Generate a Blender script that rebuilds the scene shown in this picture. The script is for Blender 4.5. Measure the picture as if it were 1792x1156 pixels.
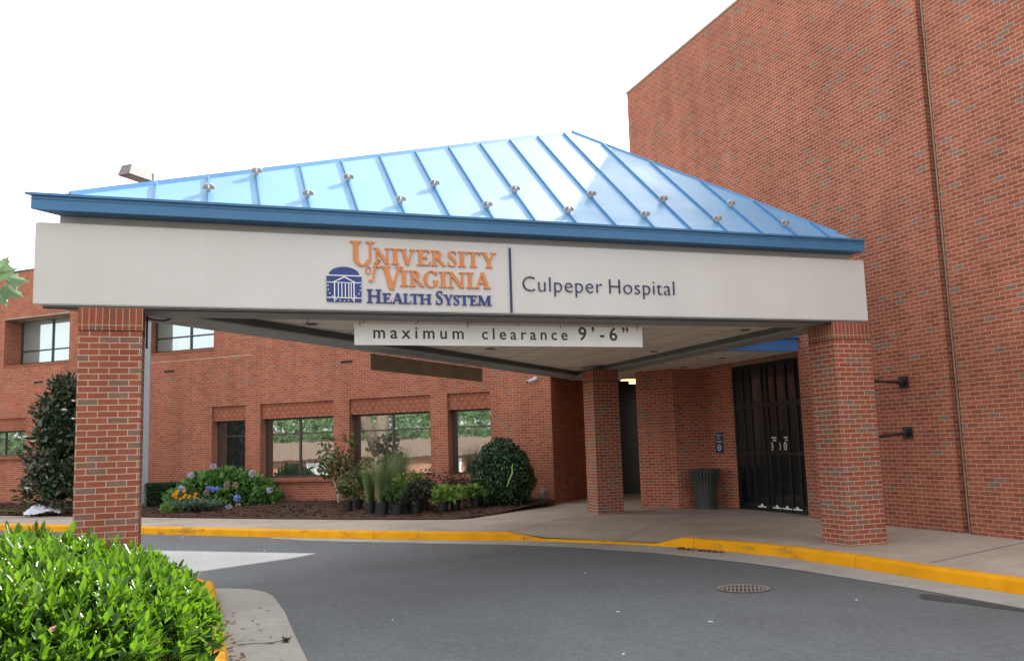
import bpy, bmesh, math, random
import numpy as np
from math import sin, cos, radians, pi, atan2, hypot, sqrt
from mathutils import Vector, Matrix
from mathutils.geometry import delaunay_2d_cdt

random.seed(7)
rng = np.random.default_rng(7)
for o in list(bpy.data.objects):
    bpy.data.objects.remove(o)
sc = bpy.context.scene
COL = sc.collection

# ------------------------------------------------------------ camera, sky, sun, exposure
YAW, PITCH, ROLL = radians(19.4), radians(7.268), radians(-1.774)
fw = Vector((sin(YAW)*cos(PITCH), cos(YAW)*cos(PITCH), sin(PITCH)))
r0 = Vector((cos(YAW), -sin(YAW), 0))
u0 = r0.cross(fw)
rt = cos(ROLL)*r0 + sin(ROLL)*u0
up = -sin(ROLL)*r0 + cos(ROLL)*u0
cam = bpy.data.cameras.new('camera')
cam.sensor_fit = 'HORIZONTAL'
cam.sensor_width = 36
cam.lens = 36*1587.5/1792
cam.clip_end = 2000
co = bpy.data.objects.new('camera', cam)
COL.objects.link(co)
m = Matrix((rt, up, -fw)).transposed().to_4x4()
m.translation = (0, 0, 1.69)
co.matrix_world = m
sc.camera = co

LV = Vector((-.985, -.63, -1)).normalized()
SUN_EL = math.asin(-LV.z)
SUN_AZ = atan2(-LV.x, -LV.y)
w = bpy.data.worlds.new('World')
sc.world = w
w.use_nodes = True
wn, wl = w.node_tree.nodes, w.node_tree.links
sky = wn.new('ShaderNodeTexSky')
sky.sky_type = 'NISHITA'
sky.sun_disc = False
sky.sun_elevation = SUN_EL
sky.sun_rotation = SUN_AZ
sky.air_density = 1.0
sky.dust_density = 2.0
sky.ozone_density = 1.0
hsv = wn.new('ShaderNodeHueSaturation')             # summer haze: a paler, whiter sky
hsv.inputs['Saturation'].default_value = .38
wl.new(sky.outputs[0], hsv.inputs['Color'])
veil = wn.new('ShaderNodeMix')                     # thin white overcast spread evenly over the sky
veil.data_type = 'RGBA'
veil.inputs[0].default_value = .6
veil.inputs[7].default_value = (3.4, 3.35, 3.25, 1)
wl.new(hsv.outputs[0], veil.inputs[6])
wl.new(veil.outputs[2], wn['Background'].inputs[0])
wn['Background'].inputs[1].default_value = .15
sl = bpy.data.lights.new('sun', 'SUN')
sl.energy = 3.6
sl.angle = radians(.5)
sl.color = (1, .94, .85)
so = bpy.data.objects.new('sun', sl)
COL.objects.link(so)
so.rotation_euler = LV.to_track_quat('-Z', 'Y').to_euler()
sc.view_settings.view_transform = 'Standard'
sc.view_settings.look = 'None'
sc.view_settings.gamma = 1
sc.view_settings.exposure = 2.0
sc.cycles.diffuse_bounces = 6
sc.cycles.max_bounces = 12

# ------------------------------------------------------------ node material helpers
class NT:
    def __init__(s, name):
        s.m = bpy.data.materials.new(name)
        s.m.use_nodes = True
        s.t = s.m.node_tree
        s.b = s.t.nodes['Principled BSDF']
        s.out = s.t.nodes['Material Output']
    def n(s, typ, **k):
        x = s.t.nodes.new('ShaderNode'+typ)
        for a, v in k.items():
            setattr(x, a, v)
        return x
    def l(s, a, b):
        s.t.links.new(a, b)
    def pos(s):
        return s.n('NewGeometry').outputs['Position']
    def noise(s, scale, detail=3, vec=None, rough=.55, stretch=None):
        x = s.n('TexNoise')
        x.inputs['Scale'].default_value = scale
        x.inputs['Detail'].default_value = detail
        x.inputs['Roughness'].default_value = rough
        v = vec or s.pos()
        if stretch:
            mp = s.n('Mapping')
            mp.inputs['Scale'].default_value = stretch
            s.l(v, mp.inputs[0])
            v = mp.outputs[0]
        s.l(v, x.inputs['Vector'])
        return x.outputs['Fac']
    def ramp(s, fac, stops, interp='LINEAR'):
        r = s.n('ValToRGB')
        r.color_ramp.interpolation = interp
        e = r.color_ramp.elements
        while len(e) < len(stops):
            e.new(.5)
        for i, (p, c) in enumerate(stops):
            e[i].position = p
            e[i].color = (*c, 1) if len(c) == 3 else c
        s.l(fac, r.inputs[0])
        return r.outputs[0]
    def mix(s, fac, a, b, mode='MIX'):
        x = s.n('Mix', data_type='RGBA', blend_type=mode)
        for v, i in ((fac, 0), (a, 6), (b, 7)):
            if hasattr(v, 'links'):
                s.l(v, x.inputs[i])
            elif i == 0:
                x.inputs[0].default_value = v
            else:
                x.inputs[i].default_value = (*v, 1)
        return x.outputs[2]
    def math(s, op, a, b=None, c=None):
        x = s.n('Math', operation=op)
        for i, v in enumerate((a, b, c)):
            if v is None:
                continue
            if hasattr(v, 'links'):
                s.l(v, x.inputs[i])
            else:
                x.inputs[i].default_value = v
        return x.outputs[0]
    def bump(s, h, strength=.3, dist=.01):
        x = s.n('Bump')
        x.inputs['Strength'].default_value = strength
        x.inputs['Distance'].default_value = dist
        s.l(h, x.inputs['Height'])
        s.l(x.outputs[0], s.b.inputs['Normal'])
    def set(s, col=None, rough=None, spec=None, metal=None):
        for k, v in (('Base Color', col), ('Roughness', rough), ('Specular IOR Level', spec), ('Metallic', metal)):
            if v is None:
                continue
            if hasattr(v, 'links'):
                s.l(v, s.b.inputs[k])
            else:
                s.b.inputs[k].default_value = (*v, 1) if k == 'Base Color' else v
        return s

def plain(name, col, rough=.6, spec=.4, metal=0, var=.12, scale=3.0, bump=0, bscale=60):
    t = NT(name)
    f = t.noise(scale, 5)
    lo = tuple(c*(1-var) for c in col)
    hi = tuple(min(1, c*(1+var)) for c in col)
    t.set(t.ramp(f, [(.3, lo), (.7, hi)]), rough, spec, metal)
    if bump:
        t.bump(t.noise(bscale, 4), bump, .004)
    return t.m

def wall_uv(t, swap=False):
    g = t.n('NewGeometry')
    c = t.n('VectorMath', operation='CROSS_PRODUCT')
    c.inputs[0].default_value = (0, 0, 1)
    t.l(g.outputs['True Normal'], c.inputs[1])
    nn = t.n('VectorMath', operation='NORMALIZE')
    t.l(c.outputs[0], nn.inputs[0])
    d = t.n('VectorMath', operation='DOT_PRODUCT')
    t.l(g.outputs['Position'], d.inputs[0])
    t.l(nn.outputs[0], d.inputs[1])
    sp = t.n('SeparateXYZ')
    t.l(g.outputs['Position'], sp.inputs[0])
    cb = t.n('CombineXYZ')
    t.l(d.outputs['Value'], cb.inputs[1 if swap else 0])
    t.l(sp.outputs['Z'], cb.inputs[0 if swap else 1])
    return cb.outputs[0], sp.outputs['Z'], g.outputs['Position']

def brick(name, stops, mortar=(.42, .30, .23), bw=.2032, bh=.0677, mw=.010, swap=False, shift=(0, 0),
          dots=False, dirt=.25, offset=.5):
    t = NT(name)
    uv, z, P = wall_uv(t, swap)
    mp = t.n('Mapping')
    mp.inputs['Location'].default_value = (*shift, 0)
    t.l(uv, mp.inputs[0])
    # tiny waviness so that joints are not ruler straight
    nz = t.n('TexNoise')
    nz.inputs['Scale'].default_value = 9
    t.l(P, nz.inputs['Vector'])
    off = t.n('VectorMath', operation='MULTIPLY_ADD')
    t.l(nz.outputs['Color'], off.inputs[0])
    off.inputs[1].default_value = (.005, .005, 0)
    t.l(mp.outputs[0], off.inputs[2])
    b = t.n('TexBrick')
    b.offset = offset
    b.inputs['Color1'].default_value = (0, 0, 0, 1)
    b.inputs['Color2'].default_value = (1, 1, 1, 1)
    b.inputs['Mortar'].default_value = (.5, .5, .5, 1)
    b.inputs['Scale'].default_value = 1
    b.inputs['Mortar Size'].default_value = mw/2
    b.inputs['Mortar Smooth'].default_value = .25
    b.inputs['Bias'].default_value = 0
    b.inputs['Brick Width'].default_value = bw
    b.inputs['Row Height'].default_value = bh
    t.l(off.outputs[0], b.inputs['Vector'])
    c = t.ramp(b.outputs['Color'], stops, 'LINEAR')
    fine = t.noise(55, 4)
    c = t.mix(.55, c, t.ramp(fine, [(.3, (.62, .62, .62)), (.7, (1.25, 1.2, 1.2))]), 'MULTIPLY')
    mcol = t.mix(t.noise(2.5, 4), tuple(v*.75 for v in mortar), tuple(v*1.2 for v in mortar))
    c = t.mix(b.outputs['Fac'], c, mcol)
    if dots:
        usep = t.n('SeparateXYZ')
        t.l(off.outputs[0], usep.inputs[0])
        d = t.n('TexBrick')
        d.offset = .5
        d.inputs['Scale'].default_value = 1
        d.inputs['Brick Width'].default_value = .2032
        d.inputs['Row Height'].default_value = .1354
        d.inputs['Mortar Size'].default_value = .0495
        d.inputs['Mortar Smooth'].default_value = .1
        t.l(off.outputs[0], d.inputs['Vector'])
        inv = t.math('SUBTRACT', 1, d.outputs['Fac'])
        c = t.mix(t.math('MULTIPLY', t.math('MULTIPLY', inv, t.math('GREATER_THAN', t.math('SINE', t.math('MULTIPLY', t.math('ADD', usep.outputs[0], 0), 2*pi/.1016)), .2)), .5), c, (.50, .36, .27))
    stk = t.noise(1.0, 5, stretch=(2.6, 2.6, .22))
    c = t.mix(.35, c, t.ramp(stk, [(.36, (.74, .72, .71)), (.64, (1.12, 1.11, 1.1))]), 'MULTIPLY')
    big = t.noise(.55, 5)
    c = t.mix(dirt, c, t.ramp(big, [(.3, (.55, .53, .52)), (.7, (1.25, 1.22, 1.2))]), 'MULTIPLY')
    t.set(c, .9, .12)
    t.bump(t.math('ADD', t.math('MULTIPLY', b.outputs['Fac'], -1), t.math('MULTIPLY', fine, .35)), .55, .006)
    return t.m

RED = [(0, (.265, .082, .048)), (.3, (.345, .108, .060)), (.62, (.395, .130, .073)), (.88, (.305, .096, .056))]
M = {}
M['brick_tower'] = brick('tower brick', RED + [(.95, (.30, .095, .058)), (.97, (.235, .165, .13)), (1, (.21, .15, .12))], mortar=(.52, .40, .32),
                         dirt=.38)
M['brick_wing'] = brick('wing brick', RED + [(.96, (.30, .095, .058)), (.985, (.24, .15, .115)), (1, (.22, .14, .11))],
                        mortar=(.48, .35, .27), shift=(.04, .02))
M['brick_lobby'] = brick('lobby brick', [(0, (.30, .085, .052)), (.4, (.42, .125, .072)), (.8, (.45, .14, .08)), (.93, (.34, .10, .06)), (.97, (.22, .15, .12)), (1, (.2, .14, .11))],
                        mortar=(.58, .44, .35), shift=(.03, .01))
M['brick_column'] = brick('column brick', [(0, (.26, .08, .05)), (.35, (.32, .10, .06)), (.70, (.29, .092, .06)), (.77, (.215, .12, .09)), (.88, (.24, .14, .105)), (1, (.20, .135, .105))],
                          mortar=(.50, .37, .28), mw=.012, shift=(.07, .03))
M['brick_soldier'] = brick('soldier course brick', [(0, (.26, .075, .045)), (.5, (.29, .088, .052)), (.75, (.2, .095, .068)), (1, (.17, .11, .09))],
                           mortar=(.44, .29, .2), bw=.25, swap=True, shift=(.105, .01), mw=.011, offset=0)
M['brick_spandrel'] = brick('recessed header brick', [(0, (.27, .088, .052)), (.5, (.34, .112, .064)), (1, (.29, .098, .058))],
                            mortar=(.33, .15, .10), bw=.1016, dots=True)
M['brick_sill'] = brick('sill brick', [(0, (.24, .08, .05)), (1, (.3, .1, .06))], mortar=(.3, .16, .11), bw=.25, swap=True, offset=0)

def stucco():
    t = NT('stucco')
    f = t.noise(.8, 5)
    streak = t.noise(1.0, 4, stretch=(3.5, 3.5, .35))
    c = t.ramp(f, [(.3, (.565, .545, .52)), (.7, (.61, .592, .57))])
    c = t.mix(.13, c, t.ramp(streak, [(.35, (.82, .81, .79)), (.65, (1.05, 1.05, 1.05))]), 'MULTIPLY')
    t.set(c, .9, .2)
    t.bump(t.noise(140, 4), .5, .004)
    return t.m
M['stucco'] = stucco()
M['stucco_band'] = plain('stucco band', (.40, .38, .355), .9, .2, var=.08, bump=.4, bscale=140)
M['trim'] = plain('grey beam trim', (.30, .31, .30), .7, .3, var=.15)
M['reveal'] = plain('black reveal', (.02, .02, .02), .8)
M['dark_trim'] = plain('dark grey trim', (.10, .11, .11), .7, .3)

def blue_metal(name, base, rough, bumpy):
    t = NT(name)
    f = t.noise(.7, 4)
    c = t.ramp(f, [(.3, tuple(v*.9 for v in base)), (.7, tuple(v*1.1 for v in base))])
    t.set(c, t.ramp(t.noise(2.2, 4), [(.3, (rough*.85,)*3), (.7, (rough*1.2,)*3)]), .6 if bumpy else .3)
    if bumpy:
        t.bump(t.noise(1.6, 2, stretch=(1.2, .55, .55)), .07, .05)
    return t.m
M['roof'] = blue_metal('blue standing seam metal', (.125, .285, .47), .40, True)
M['seam'] = blue_metal('blue seam metal', (.08, .22, .42), .4, False)
M['eave'] = blue_metal('blue eave metal', (.055, .165, .315), .45, False)
M['bluefascia'] = blue_metal('bright blue fascia', (.05, .17, .42), .5, False)

def soffit():
    t = NT('ceiling tile')
    b = t.n('TexBrick')
    b.offset = 0
    for k, v in (('Scale', 1), ('Brick Width', .75), ('Row Height', .61), ('Mortar Size', .008), ('Mortar Smooth', .1)):
        b.inputs[k].default_value = v
    b.inputs['Color1'].default_value = (.74, .68, .59, 1)
    b.inputs['Color2'].default_value = (.80, .735, .64, 1)
    b.inputs['Mortar'].default_value = (.13, .12, .11, 1)
    mp = t.n('Mapping')
    mp.inputs['Location'].default_value = (.07, .2, 0)
    t.l(t.pos(), mp.inputs[0])
    t.l(mp.outputs[0], b.inputs['Vector'])
    c = t.mix(.4, b.outputs['Color'], t.ramp(t.noise(.9, 4), [(.3, (.75, .74, .72)), (.7, (1.1, 1.1, 1.1))]), 'MULTIPLY')
    t.set(c, .9, .1)
    t.bump(t.noise(220, 2), .3, .002)
    return t.m
M['soffit'] = soffit()

def asphalt():
    t = NT('asphalt')
    sp = t.noise(420, 3)
    big = t.noise(.35, 5)
    mid = t.noise(1.7, 4, stretch=(1, .5, 1))
    c = t.ramp(sp, [(.3, (.078, .086, .092)), (.62, (.138, .150, .158)), (.8, (.24, .25, .255))])
    c = t.mix(.5, c, t.ramp(t.noise(70, 3, rough=.8), [(.36, (.42, .42, .42)), (.5, (1, 1, 1)), (.66, (1.75, 1.75, 1.75))]), 'MULTIPLY')
    c = t.mix(.75, c, t.ramp(t.noise(13, 8, rough=.85, stretch=(1, .8, 1)), [(.36, (.66, .66, .66)), (.5, (1, 1, 1)), (.64, (1.34, 1.34, 1.33))]), 'MULTIPLY')
    c = t.mix(.8, c, t.ramp(big, [(.32, (.84, .83, .82)), (.62, (1.05, 1.06, 1.07))]), 'MULTIPLY')
    c = t.mix(.55, c, t.ramp(mid, [(.34, (.86, .85, .84)), (.60, (1.04, 1.04, 1.04))]), 'MULTIPLY')
    c = t.mix(t.ramp(t.noise(2.6, 3), [(.72, (0, 0, 0)), (.80, (.3, .3, .3))]), c, (.06, .06, .061))
    t.set(c, .82, .35)
    t.bump(t.noise(190, 4), .45, .006)
    return t.m
M['asphalt'] = asphalt()

def concrete(name, a, b, spots=.5):
    t = NT(name)
    c = t.ramp(t.noise(.8, 6, rough=.65), [(.3, a), (.7, b)])
    c = t.mix(.4, c, t.ramp(t.noise(130, 3), [(.3, (.72, .72, .72)), (.7, (1.15, 1.15, 1.15))]), 'MULTIPLY')
    c = t.mix(.6, c, t.ramp(t.noise(11, 8, rough=.85), [(.36, (.80, .79, .78)), (.64, (1.16, 1.16, 1.16))]), 'MULTIPLY')
    st = t.ramp(t.noise(1.9, 5, rough=.7), [(.55, (0, 0, 0)), (.75, (spots,)*3)])
    c = t.mix(st, c, tuple(v*.62 for v in a))
    t.set(c, .88, .25)
    t.bump(t.noise(90, 5), .35, .005)
    return t.m
M['sidewalk'] = concrete('sidewalk concrete', (.33, .275, .225), (.44, .385, .325))
M['gutter'] = concrete('gutter concrete', (.29, .275, .245), (.40, .385, .35))
M['asphalt_dark'] = plain('damp dark asphalt', (.045, .047, .05), .7, .4, var=.4, scale=30, bump=.5, bscale=120)
M['lot'] = concrete('pale bounce lot surface', (.34, .325, .30), (.45, .435, .405))  # kept pale to throw sunlight back towards the canopy
M['joint'] = plain('dark joint', (.07, .065, .06), .9)

def kerb_paint():
    t = NT('yellow kerb paint')
    c = t.ramp(t.noise(2.2, 5), [(.3, (.60, .255, .004)), (.7, (.74, .335, .006))])
    worn = t.ramp(t.noise(1.5, 6, rough=.62, stretch=(1, 1, 2.5)), [(.55, (0, 0, 0)), (.63, (.75, .75, .75))])
    c = t.mix(worn, c, (.30, .165, .03))
    chip = t.ramp(t.noise(16, 5, rough=.7), [(.70, (0, 0, 0)), (.73, (1, 1, 1))])
    c = t.mix(chip, c, (.10, .085, .07))
    t.set(c, .75, .15)
    t.bump(t.noise(50, 5), .4, .006)
    return t.m
M['kerb'] = kerb_paint()

def mulch():
    t = NT('bark mulch')
    c = t.ramp(t.noise(38, 5, rough=.7, stretch=(1, 1.6, 1)), [(.3, (.030, .019, .014)), (.55, (.105, .068, .050)), (.75, (.20, .14, .105))])
    c = t.mix(t.ramp(t.noise(.6, 2), [(.45, (0, 0, 0)), (.62, (.5, .5, .5))]), c, (.13, .055, .038))
    t.set(c, .95, .1)
    t.bump(t.noise(45, 5, rough=.7), 1, .04)
    return t.m
M['mulch'] = mulch()
M['soil'] = plain('ground soil', (.09, .075, .05), .95, .1, var=.4, scale=.5, bump=.6, bscale=15)
M['lawn'] = plain('lawn green', (.06, .11, .03), .9, .1, var=.4, scale=6, bump=.8, bscale=40)

def glass_dark(name, refl, tint=(.9, .95, .95), rough=.015, base=(.012, .014, .014), wav=.02, fres=.6):
    t = NT(name)
    t.set(base, .3, .5)
    g = t.n('BsdfGlossy')
    g.inputs['Roughness'].default_value = rough
    g.inputs['Color'].default_value = (*tint, 1)
    if wav:
        bp = t.n('Bump')
        bp.inputs['Strength'].default_value = wav
        bp.inputs['Distance'].default_value = .05
        t.l(t.noise(1.3, 2), bp.inputs['Height'])
        t.l(bp.outputs[0], g.inputs['Normal'])
    lw = t.n('LayerWeight')
    lw.inputs['Blend'].default_value = .25
    f = t.math('ADD', t.math('MULTIPLY', lw.outputs['Fresnel'], fres), refl)
    mx = t.n('MixShader')
    t.l(f, mx.inputs[0])
    t.l(t.b.outputs[0], mx.inputs[1])
    t.l(g.outputs[0], mx.inputs[2])
    t.l(mx.outputs[0], t.out.inputs[0])
    return t.m
M['glass_window'] = glass_dark('reflective window glass', .42)
M['glass_upper'] = glass_dark('upper window glass', .30, (.85, .97, 1), base=(.22, .28, .27))
M['glass_door'] = glass_dark('smoked door glass', .035, base=(.004, .005, .005), fres=.25)
M['bronze'] = plain('bronze frame', (.045, .038, .033), .45, .5)
M['black_metal'] = plain('black metal', (.018, .02, .022), .45, .5)
M['door_frame'] = plain('dark door frame', (.010, .0105, .011), .4, .5)
M['trash'] = plain('dark green grey metal', (.055, .062, .055), .5, .45)
M['pole'] = plain('grey painted pole', (.27, .29, .31), .5, .4, var=.08)
M['lamp_head'] = plain('lamp head grey', (.15, .145, .14), .5, .4, var=.06)
M['white_paint'] = plain('white paint', (.78, .77, .74), .5, .4, var=.04)
M['sign_white'] = plain('sign white', (.84, .83, .80), .45, .4, var=.05)
M['brown_panel'] = plain('brown sign back', (.33, .26, .185), .6, .3, var=.2)
M['cream'] = plain('cream soffit', (.55, .49, .38), .8, .2)
M['orange'] = plain('orange letter paint', (.60, .205, .055), .5, .4, var=.06)
M['navy'] = plain('navy letter paint', (.020, .042, .19), .5, .4, var=.08)
M['navy_dark'] = plain('dark navy letter paint', (.022, .032, .10), .5, .4, var=.08)
M['letter_dark'] = plain('dark brown lettering', (.045, .037, .032), .5, .4)
M['sign_navy'] = plain('sign navy', (.012, .026, .10), .5, .4)
M['cast_iron'] = plain('cast iron', (.20, .175, .15), .6, .4, var=.3, scale=25, bump=.4)
M['iron_dark'] = plain('iron shadow gap', (.015, .014, .013), .9)
M['clear'] = plain('snow guard resin', (.46, .43, .37), .35, .5)
M['camera_white'] = plain('camera housing', (.62, .64, .68), .35, .5)
M['pot'] = plain('black nursery pot', (.016, .016, .018), .5, .4)
M['bark'] = plain('grey bark', (.16, .125, .095), .9, .1, var=.35, scale=9, bump=.8, bscale=20)
M['stem'] = plain('brown stem', (.10, .075, .045), .8, .2)
M['twig'] = plain('green stem', (.09, .13, .03), .7, .2)
M['plastic'] = plain('white plastic sheet', (.70, .72, .80), .3, .5, var=.1)
M['tape'] = plain('yellow green ribbon', (.28, .50, .12), .4, .4)
M['footing'] = concrete('pole footing', (.14, .125, .11), (.21, .195, .175))
M['ref_roof'] = plain('tan shingle roof', (.15, .108, .085), .95, .05, var=.15)
M['ref_brick'] = plain('orange brick house', (.26, .13, .085), .9, .1, var=.2)

def emit(name, col, s):
    t = NT(name)
    t.b.inputs['Emission Color'].default_value = (*col, 1)
    t.b.inputs['Emission Strength'].default_value = s
    t.set(col, .5)
    return t.m
M['lamp_glow'] = emit('warm lamp lens', (1, .72, .25), 1.0)

def leaf_mat(name, stops, transl=.35, rough=.35, spec=.5, tcol=None):
    t = NT(name)
    g = t.n('NewGeometry')
    c = t.ramp(g.outputs['Random Per Island'], stops)
    c = t.mix(.5, c, t.ramp(t.noise(2.0, 3), [(.3, (.7, .72, .7)), (.7, (1.2, 1.2, 1.1))]), 'MULTIPLY')
    t.set(c, rough, spec)
    tr = t.n('BsdfTranslucent')
    if tcol:
        c2 = t.mix(.6, c, tcol)
        t.l(c2, tr.inputs[0])
    else:
        t.l(c, tr.inputs[0])
    mx = t.n('MixShader')
    mx.inputs[0].default_value = transl
    t.l(t.b.outputs[0], mx.inputs[1])
    t.l(tr.outputs[0], mx.inputs[2])
    t.l(mx.outputs[0], t.out.inputs[0])
    return t.m
M['leaf_hedge'] = leaf_mat('laurel leaf', [(0, (.020, .058, .010)), (.4, (.045, .12, .016)), (1, (.12, .225, .025))], .42, .3, .35, (.17, .36, .006))
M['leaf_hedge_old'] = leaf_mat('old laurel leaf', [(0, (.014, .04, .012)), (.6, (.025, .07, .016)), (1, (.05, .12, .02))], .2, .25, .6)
M['leaf_magnolia'] = leaf_mat('magnolia leaf', [(0, (.016, .035, .018)), (.7, (.035, .065, .03)), (.9, (.055, .075, .03)), (1, (.16, .085, .025))], .08, .3, .6)
M['leaf_box'] = leaf_mat('boxwood leaf', [(0, (.02, .045, .018)), (1, (.045, .085, .03))], .15, .45, .3)
M['leaf_hydrangea'] = leaf_mat('hydrangea leaf', [(0, (.06, .15, .035)), (.6, (.10, .235, .05)), (1, (.17, .33, .075))], .25, .5, .3)
M['leaf_maple'] = leaf_mat('sapling leaf', [(0, (.07, .10, .03)), (.7, (.12, .14, .045)), (1, (.17, .12, .06))], .25, .5, .3)
M['leaf_grass'] = leaf_mat('ornamental grass blade', [(0, (.10, .17, .06)), (.7, (.16, .23, .09)), (1, (.26, .27, .12))], .25, .5, .3)
M['leaf_shrub'] = leaf_mat('shrub leaf', [(0, (.035, .075, .03)), (.6, (.06, .11, .035)), (1, (.10, .17, .045))], .2, .45, .3)
M['leaf_purple'] = leaf_mat('purple shrub leaf', [(0, (.03, .03, .028)), (.6, (.05, .045, .035)), (1, (.07, .075, .045))], .15, .45, .3)
M['leaf_lime'] = leaf_mat('lime leaf', [(0, (.09, .19, .03)), (.5, (.16, .29, .05)), (1, (.28, .38, .10))], .25, .45, .3)
M['leaf_juniper'] = leaf_mat('juniper needle', [(0, (.06, .10, .07)), (1, (.13, .19, .13))], .1, .6, .2)
M['leaf_holly'] = leaf_mat('holly leaf', [(0, (.012, .038, .014)), (.6, (.026, .07, .022)), (1, (.055, .12, .04))], .12, .3, .55)
M['leaf_bough'] = leaf_mat('bough leaf', [(0, (.11, .20, .09)), (1, (.20, .30, .16))], .45, .3, .6)
M['leaf_hill'] = leaf_mat('hill tree leaf', [(0, (.04, .085, .032)), (1, (.09, .155, .06))], .15, .9, .05)
M['leaf_dead'] = leaf_mat('dead leaf', [(0, (.14, .06, .03)), (1, (.25, .12, .06))], .1, .6, .2)
M['petal_blue'] = leaf_mat('blue petals', [(0, (.16, .22, .68)), (1, (.34, .40, .85))], .2, .6, .2)
M['petal_mauve'] = leaf_mat('pale mauve petals', [(0, (.42, .38, .55)), (1, (.62, .58, .72))], .2, .6, .2)
M['petal_tan'] = leaf_mat('fading tan petals', [(0, (.30, .20, .16)), (1, (.46, .34, .28))], .2, .6, .2)
M['petal_white'] = leaf_mat('white petals', [(0, (.6, .56, .52)), (1, (.8, .78, .74))], .2, .5, .3)
M['petal_gold'] = leaf_mat('golden petals', [(0, (.70, .26, .01)), (1, (.85, .42, .02))], .2, .6, .2)
M['core'] = plain('plant shade fill', (.012, .02, .01), 1, 0)  # dark fill; the shade deep inside plants is put into its colour

# ------------------------------------------------------------ mesh helpers
class MB:
    def __init__(s):
        s.v, s.f = [], []
    def add(s, vs, fs):
        k = len(s.v)
        s.v += [tuple(p) for p in vs]
        s.f += [tuple(i+k for i in f) for f in fs]
        return s
    def hexa(s, o, ex, ey, ez):
        o, ex, ey, ez = map(Vector, (o, ex, ey, ez))
        p = [o, o+ex, o+ex+ey, o+ey]
        p += [q+ez for q in p]
        fs = [(0, 3, 2, 1), (4, 5, 6, 7), (0, 1, 5, 4), (1, 2, 6, 5), (2, 3, 7, 6), (3, 0, 4, 7)]
        if ex.cross(ey).dot(ez) < 0:
            fs = [f[::-1] for f in fs]
        return s.add(p, fs)
    def box(s, x0, x1, y0, y1, z0, z1):
        return s.hexa((x0, y0, z0), (x1-x0, 0, 0), (0, y1-y0, 0), (0, 0, z1-z0))
    def prism(s, poly, z0, z1):
        a = sum(poly[i][0]*poly[(i+1) % len(poly)][1]-poly[(i+1) % len(poly)][0]*poly[i][1] for i in range(len(poly)))
        if a < 0:
            poly = poly[::-1]
        n = len(poly)
        vs = [(x, y, z0) for x, y in poly]+[(x, y, z1) for x, y in poly]
        fs = [tuple(range(n-1, -1, -1)), tuple(range(n, 2*n))]
        fs += [(i, (i+1) % n, n+(i+1) % n, n+i) for i in range(n)]
        return s.add(vs, fs)
    def tube(s, pts, r, n=8, cap=True):
        pts = [Vector(p) for p in pts]
        rr = r if isinstance(r, (list, tuple)) else [r]*len(pts)
        k = len(s.v)
        prev = None
        for i, p in enumerate(pts):
            d = (pts[min(i+1, len(pts)-1)]-pts[max(i-1, 0)]).normalized()
            a = d.cross(Vector((0, 0, 1)))
            if a.length < 1e-3:
                a = d.cross(Vector((1, 0, 0)))
            a.normalize()
            if prev is not None and a.dot(prev) < 0 and abs(a.dot(prev)) > .5:
                a = -a
            prev = a
            b = d.cross(a)
            for j in range(n):
                t = 2*pi*j/n
                s.v.append(tuple(p+(a*cos(t)+b*sin(t))*rr[i]))
        for i in range(len(pts)-1):
            for j in range(n):
                j2 = (j+1) % n
                s.f.append((k+i*n+j, k+i*n+j2, k+(i+1)*n+j2, k+(i+1)*n+j))
        if cap:
            s.f.append(tuple(k+j for j in range(n-1, -1, -1)))
            s.f.append(tuple(k+(len(pts)-1)*n+j for j in range(n)))
        return s
    def lathe(s, c, prof, n=20):
        k = len(s.v)
        for r, z in prof:
            for j in range(n):
                t = 2*pi*j/n
                s.v.append((c[0]+r*cos(t), c[1]+r*sin(t), c[2]+z))
        for i in range(len(prof)-1):
            for j in range(n):
                j2 = (j+1) % n
                s.f.append((k+i*n+j, k+i*n+j2, k+(i+1)*n+j2, k+(i+1)*n+j))
        s.f.append(tuple(k+j for j in range(n-1, -1, -1)))
        s.f.append(tuple(k+(len(prof)-1)*n+j for j in range(n)))
        return s
    def build(s, name, mat, parent=None, smooth=False, bevel=0):
        loc = Vector((0, 0, 0))
        q = parent
        while q is not None:
            loc += q.location
            q = q.parent
        me = bpy.data.meshes.new(name)
        me.from_pydata([(x-loc.x, y-loc.y, z-loc.z) for x, y, z in s.v], [], s.f)
        me.validate()
        bm = bmesh.new()
        bm.from_mesh(me)
        bmesh.ops.recalc_face_normals(bm, faces=bm.faces)
        if bevel:
            bmesh.ops.bevel(bm, geom=[e for e in bm.edges if e.is_manifold and e.calc_face_angle(0) > .5], offset=bevel, segments=2, affect='EDGES', profile=.6)
        bm.to_mesh(me)
        bm.free()
        me.materials.append(M[mat])
        if smooth:
            for p in me.polygons:
                p.use_smooth = True
        o = bpy.data.objects.new(name, me)
        COL.objects.link(o)
        o.parent = parent
        return o

def raw(name, verts, faces, mat, parent=None, smooth=True):
    loc = np.zeros(3)
    q = parent
    while q is not None:
        loc += np.array(q.location)
        q = q.parent
    me = bpy.data.meshes.new(name)
    verts = np.asarray(verts, np.float32)-loc.astype(np.float32)
    faces = np.asarray(faces, np.int32)
    nf, k = faces.shape
    me.vertices.add(len(verts))
    me.vertices.foreach_set('co', verts.ravel())
    me.loops.add(nf*k)
    me.loops.foreach_set('vertex_index', faces.ravel())
    me.polygons.add(nf)
    me.polygons.foreach_set('loop_start', np.arange(0, nf*k, k, dtype=np.int32))
    me.polygons.foreach_set('use_smooth', np.full(nf, smooth))
    me.update(calc_edges=True)
    me.materials.append(M[mat])
    o = bpy.data.objects.new(name, me)
    COL.objects.link(o)
    o.parent = parent
    return o

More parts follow.
